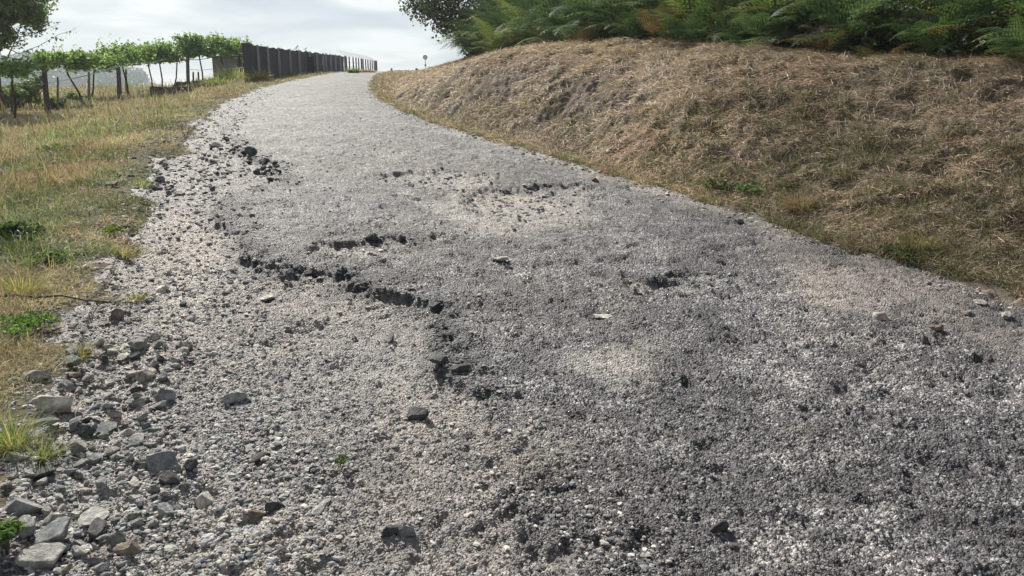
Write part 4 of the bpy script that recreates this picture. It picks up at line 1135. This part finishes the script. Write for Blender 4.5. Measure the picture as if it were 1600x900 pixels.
m = MB(); m.box(0, 0, hh+.06, W+.3, 2.7, .1, 0, (.13, .125, .12)); m.build('roof', M_CONC, sh)
m = MB(); m.box((xw0+xw1)/2, -1.12, (zw0+zw1)/2, .04, .05, zw1-zw0-.01, 0, (.3, .3, .3)); m.build('window_bar', M_METAL, sh)
m = MB(); m.box((xw0+xw1)/2, -1.22, zw1+.04, xw1-xw0+.2, .1, .06, 0, (.3, .3, .3)); m.build('lintel', M_CONC, sh)

# ------------------------------------------------------------------ fence of dark shade cloth, then the open wire fence
def fline(u):            # the fence keeps to the left edge of the lane
    return np.interp(u, [392, 430, 478, 520, 540, 560, 588], [35.5, 41, 50, 59, 65, 73, 88])
def fpt(u, v): return np.array(ray_at(u, v, float(fline(u))))
vb_ = lambda u: np.interp(u, [395, 430, 480, 535, 588], [130, 122, 116.5, 113.5, 113])
vt_ = lambda u: np.interp(u, [392, 400, 420, 480, 535, 588], [70, 71, 74, 81, 88, 96])
F0p = fpt(398, 130); F0p[2] = H1(F0p[0], F0p[1])
fe = empty('cloth_fence', tuple(F0p), 'roadside fence hung with dark shade cloth on slim grey posts', 'fence')
PU = [402, 417.5, 434.5, 452, 466.5, 483, 494, 504, 508, 515.5, 523, 530.5, 537]
def gp(u): p = fpt(u, 100); return np.array([p[0], p[1], H1(p[0], p[1])])
for k, u in enumerate(PU):
    b = gp(u)-F0p; t = fpt(u, vt_(u)-1)-F0p
    m = MB(); m.box(b[0]+.11, b[1]-.12, (b[2]+t[2])/2-.1, .10, .09, t[2]-b[2]+.2, .2, (.46, .47, .47), .96); m.build('post', M_CONC, fe)
us = [393]+PU
for a, b in zip(us[:-1], us[1:]):
    m = MB(); n = 5; V = []
    for j in range(n+1):
        u = a+(b-a)*j/n; g = gp(u)-F0p; t = fpt(u, vt_(u)+random.uniform(-1.2, 1.2))-F0p
        w_ = random.uniform(-.03, .03)
        for dy_ in (0, .02): V += [(g[0], g[1]+w_+dy_, g[2]-.02), (g[0], g[1]-w_*1.5+dy_, (g[2]+t[2])/2), (t[0], t[1]+w_*.5+dy_, t[2])]
    F = []
    for j in range(n):
        A = j*6; B = A+6
        F += [[A, B, B+1, A+1], [A+1, B+1, B+2, A+2], [A+3, A+4, B+4, B+3], [A+4, A+5, B+5, B+4], [A+2, B+2, B+5, A+5], [A, A+3, B+3, B]]
    F += [[0, 1, 4, 3], [1, 2, 5, 4], [n*6, n*6+3, n*6+4, n*6+1], [n*6+1, n*6+4, n*6+5, n*6+2]]
    m.add(V, F, np.array((.030, .034, .044))*random.uniform(.8, 1.25)); m.build('cloth_panel', M_CLOTH, fe, False)
# darker board leaning at mid fence
b = gp(482)-F0p; m = MB(); t = fpt(475, 93)-F0p; m.box((b[0]+t[0])/2, b[1]-.3, (b[2]+t[2])/2+.1, .75, .05, t[2]-b[2]+.2, .1, (.011, .013, .018)); m.build('board', M_CLOTH, fe)
# gate pier at the near end
p = fpt(395.5, 130); z0 = H1(p[0], p[1]); tz = fpt(395, 70)[2]
m = MB(); m.box(0, 0, (tz-z0)/2-.1, .34, .34, tz-z0+.2, .15, (.065, .06, .065), .97); m.box(0, 0, tz-z0+.02, .40, .40, .05, .15, (.08, .075, .075))
o = m.build('gate_pier', M_CONC); o.location = (p[0]-.05, p[1]-.35, z0); tag(o, 'dark square pier at the near end of the cloth fence', 'pier')
# open fence
G0p = gp(540); g2 = empty('wire_fence', tuple(G0p), 'open fence of slim dark posts with slanting wires at the far end', 'fence')
PV = [541, 546, 552, 556.5, 560.5, 565, 567.5, 571.5, 575, 578.5, 581.5, 584.5, 587.5]
tops = []
for k, u in enumerate(PV):
    b = gp(u)-G0p; t = fpt(u, vt_(u)-1)-G0p; w = .26 if k == len(PV)-1 else (.15 if k in (0, 5) else .11)
    m = MB(); m.box(b[0], b[1], (b[2]+t[2])/2-.1, w, w, t[2]-b[2]+.2, .1, (.10, .10, .10), .96); m.build('post', M_CONC, g2)
    arm = np.array([t[0]-.9, t[1]+.4, t[2]+.5]); tops.append((np.array(t), arm))
    m = MB(); m.tube([t, arm], [.009, .006], 5, (.3, .31, .31)); m.build('arm', M_METAL, g2)
for f in (.15, .4, .65, .95):
    m = MB(); m.tube([a+(b-a)*f for a, b in tops], .006, 4, (.34, .35, .35)); m.build('wire', M_METAL, g2)
for f in (.35, .65):
    m = MB(); m.tube([np.array([(gp(u)-G0p)[0], (gp(u)-G0p)[1], (gp(u)-G0p)[2]*(1-f)+(fpt(u, vt_(u))-G0p)[2]*f]) for u in PV], .010, 4, (.25, .25, .25)); m.build('wire', M_METAL, g2)
m = MB(); far_ = fpt(535, 88)-G0p
for du in range(5):
    m.tube([far_+np.array([-.2*du, 0, 0]), np.array(fpt(503-du*2, 76+du*2))-G0p], .005, 4, (.35, .36, .36))
m.build('stay_wire', M_METAL, g2)
# shrubs that look over the fence
for (u, vtp, w, lab, sp, yd_) in ((396, 62, 18, 'sparse twiggy shrub above the dark pier', 6, 38.5), (418, 66, 26, 'round green shrub looking over the near cloth fence', 3, 43), (434, 64, 20, 'green shrub with two upright shoots behind the cloth fence', 3, 46),
                             (476, 68, 18, 'wispy shrub over the middle of the cloth fence', 6, 54), (500, 76, 16, 'small shrub over the far part of the cloth fence', 3, 60)):
    x, y, zt = ray_at(u, vtp, yd_); x -= .3; z = H1(x, y); s = y/1200; hgt = zt-z
    bush('shrub', lab, (x, y, z), (w*.5*s, .5, hgt*.36), 16 if sp > 4 else 26, .09, [(.10, .14, .06), (.15, .20, .09), (.07, .09, .05)], [1, 1, 1], 'shrub', 6, None, sp, M_DARKLEAF)
# grass and weeds at the fence foot
for (u, v, w, h, lab, cc) in ((372, 128, 44, 28, 'tall green grass clump below the shed', GG), (345, 134, 40, 18, 'green grass clump left of the pier', GG), (402, 130, 16, 24, 'straw clump at the foot of the pier', SG),
                              (445, 119, 30, 8, 'straw clump under the cloth fence', SG), (553, 114, 14, 10, 'green clump at the start of the wire fence', GG), (572, 113, 26, 6, 'reddish dry clump under the wire fence', [(.4, .26, .16)])):
    tuft(u, v, w*2, h, 500, cc, lab)

# ------------------------------------------------------------------ sign, markers and low wall at the crest
yd = 118.; X, _, Zt = ray_at(664.5, 89.6, yd); zg = H1(X, yd); s = yd/1200
sg = empty('road_sign', (X, yd, zg), 'round red-rimmed road sign on a thin pole beyond the crest', 'road sign')
m = MB(); m.tube([(0, 0, -.3), (0, 0, Zt-zg+.28)], .045, 8, (.28, .29, .29)); m.build('pole', M_METAL, sg, True)
def disc(mb, r0, r1, y0, y1, cz, c, n=28):
    V = []; F = []
    for k in range(n):
        a = 2*math.pi*k/n
        for rr in (r0, r1):
            for yy in (y0, y1): V.append((rr*math.cos(a), yy, cz+rr*math.sin(a)))
    for k in range(n):
        a = k*4; b = ((k+1) % n)*4
        F += [[a, b, b+2, a+2], [a+1, a+3, b+3, b+1], [a+2, b+2, b+3, a+3], [a, a+1, b+1, b]]
    mb.add(V, F, c)
cz = Zt-zg
m = MB(); disc(m, .0005, .23, -.085, -.06, cz, (.72, .70, .70)); m.build('face', M_PAINT, sg)
m = MB(); disc(m, .23, .335, -.09, -.055, cz, (.42, .10, .11)); m.build('rim', M_PAINT, sg)
zg2 = ray_at(665.5, 102, yd)[2]-zg
m = MB(); disc(m, .0005, .17, -.08, -.05, zg2, (.12, .20, .10), 6); m.build('plate', M_PAINT, sg)
for (u, w, lab) in ((612, .22, 'dark marker post at the crest, left one'), (651, .34, 'wider dark marker post at the crest beside the low wall')):
    yd = 96.; X = ray_at(u, 112, yd)[0]; zg = H1(X, yd); zt = ray_at(u, 107.4, yd)[2]; m = MB()
    m.box(0, 0, (zt-zg)/2-.1, w, w, zt-zg+.2, .1, (.07, .07, .075), .95)
    m.box(0, 0, zt-zg+.03, w*.8, w*.8, .06, .1, (.09, .09, .09), .7)
    o = m.build('marker_post', M_CONC); o.location = (X, yd, zg); tag(o, lab, 'post')
yd = 97.; a = ray_at(653.5, 112, yd); b = ray_at(668, 112, yd); zg = H1(a[0], yd); m = MB()
m.box((b[0]-a[0])/2, 0, (ray_at(660, 111.6, yd)[2]-zg)/2, b[0]-a[0], .3, ray_at(660, 111.6, yd)[2]-zg+.3, 0, (.28, .24, .25))
m.box((b[0]-a[0])/2, 0, (ray_at(660, 111.6, yd)[2]-zg)+.18, b[0]-a[0]+.05, .36, .06, 0, (.32, .29, .29))
o = m.build('low_wall', M_CONC); o.location = (a[0], yd, zg); tag(o, 'low pinkish wall right of the wider marker post', 'wall')

# ------------------------------------------------------------------ wooded hill across the valley
def hills():
    n, k = 90, 16; V = []; F = []
    for i in range(n+1):
        X_ = -560+640*i/n
        for j in range(k+1):
            Y_ = 420+260*j/k; u = X_/Y_*1200+800
            B_ = X_; X_ = B_*Y_/500; top = np.interp(B_, [-560, -330, -290, -235, -215, 80], [34, 31, 30, 20, 4, -9])
            V.append((X_, Y_, -12+(top+6)*math.sin(min(1, j/k*1.3)*math.pi/2)+3*float(fbm(np.array([X_*.03]), np.array([Y_*.03]), 3, 501)[0])))
    for i in range(n):
        for j in range(k):
            a = i*(k+1)+j; F.append([a, a+k+1, a+k+2, a+1])
    m = MB(); m.add(V, F, (.06, .08, .035)); o = m.build('hills', M_BARK, None, True); tag(o, kind='structure')
    lv = Leaves(); VV = np.array(V)
    for _ in range(2600):
        i = random.randrange(len(VV)); c = VV[i]+np.array([random.uniform(-4, 4), random.uniform(-8, 8), random.uniform(1, 4)])
        if c[0]/c[1] > -.462 or c[2] < -9: continue
        leaf_cloud(lv, clump_pts(c, (4, 4, 5.5), 46, .3), 2.2, [(.045, .07, .03), (.06, .09, .035), (.035, .05, .025)], [1, 1, 1])
    o = lv.build('distant_wood', M_DARKLEAF); tag(o, 'far blue-hazed wood on the hill across the valley', 'wood', kind='stuff')
hills()

# ------------------------------------------------------------------ air
m = MB(); m.box(0, 0, 15, 1620, 1620, 90, 0)
hz = m.build('haze', None); tag(hz, kind='stuff'); hz['label'] = 'thin summer haze'
hm, N, L = mat_new('haze'); pv = N.new('ShaderNodeVolumePrincipled'); pv.inputs['Density'].default_value = .0008; pv.inputs['Color'].default_value = (.84, .93, 1., 1)
pv.inputs['Anisotropy'].default_value = .2
o = N.new('ShaderNodeOutputMaterial'); L.new(pv.outputs[0], o.inputs['Volume']); hz.data.materials.clear(); hz.data.materials.append(hm)
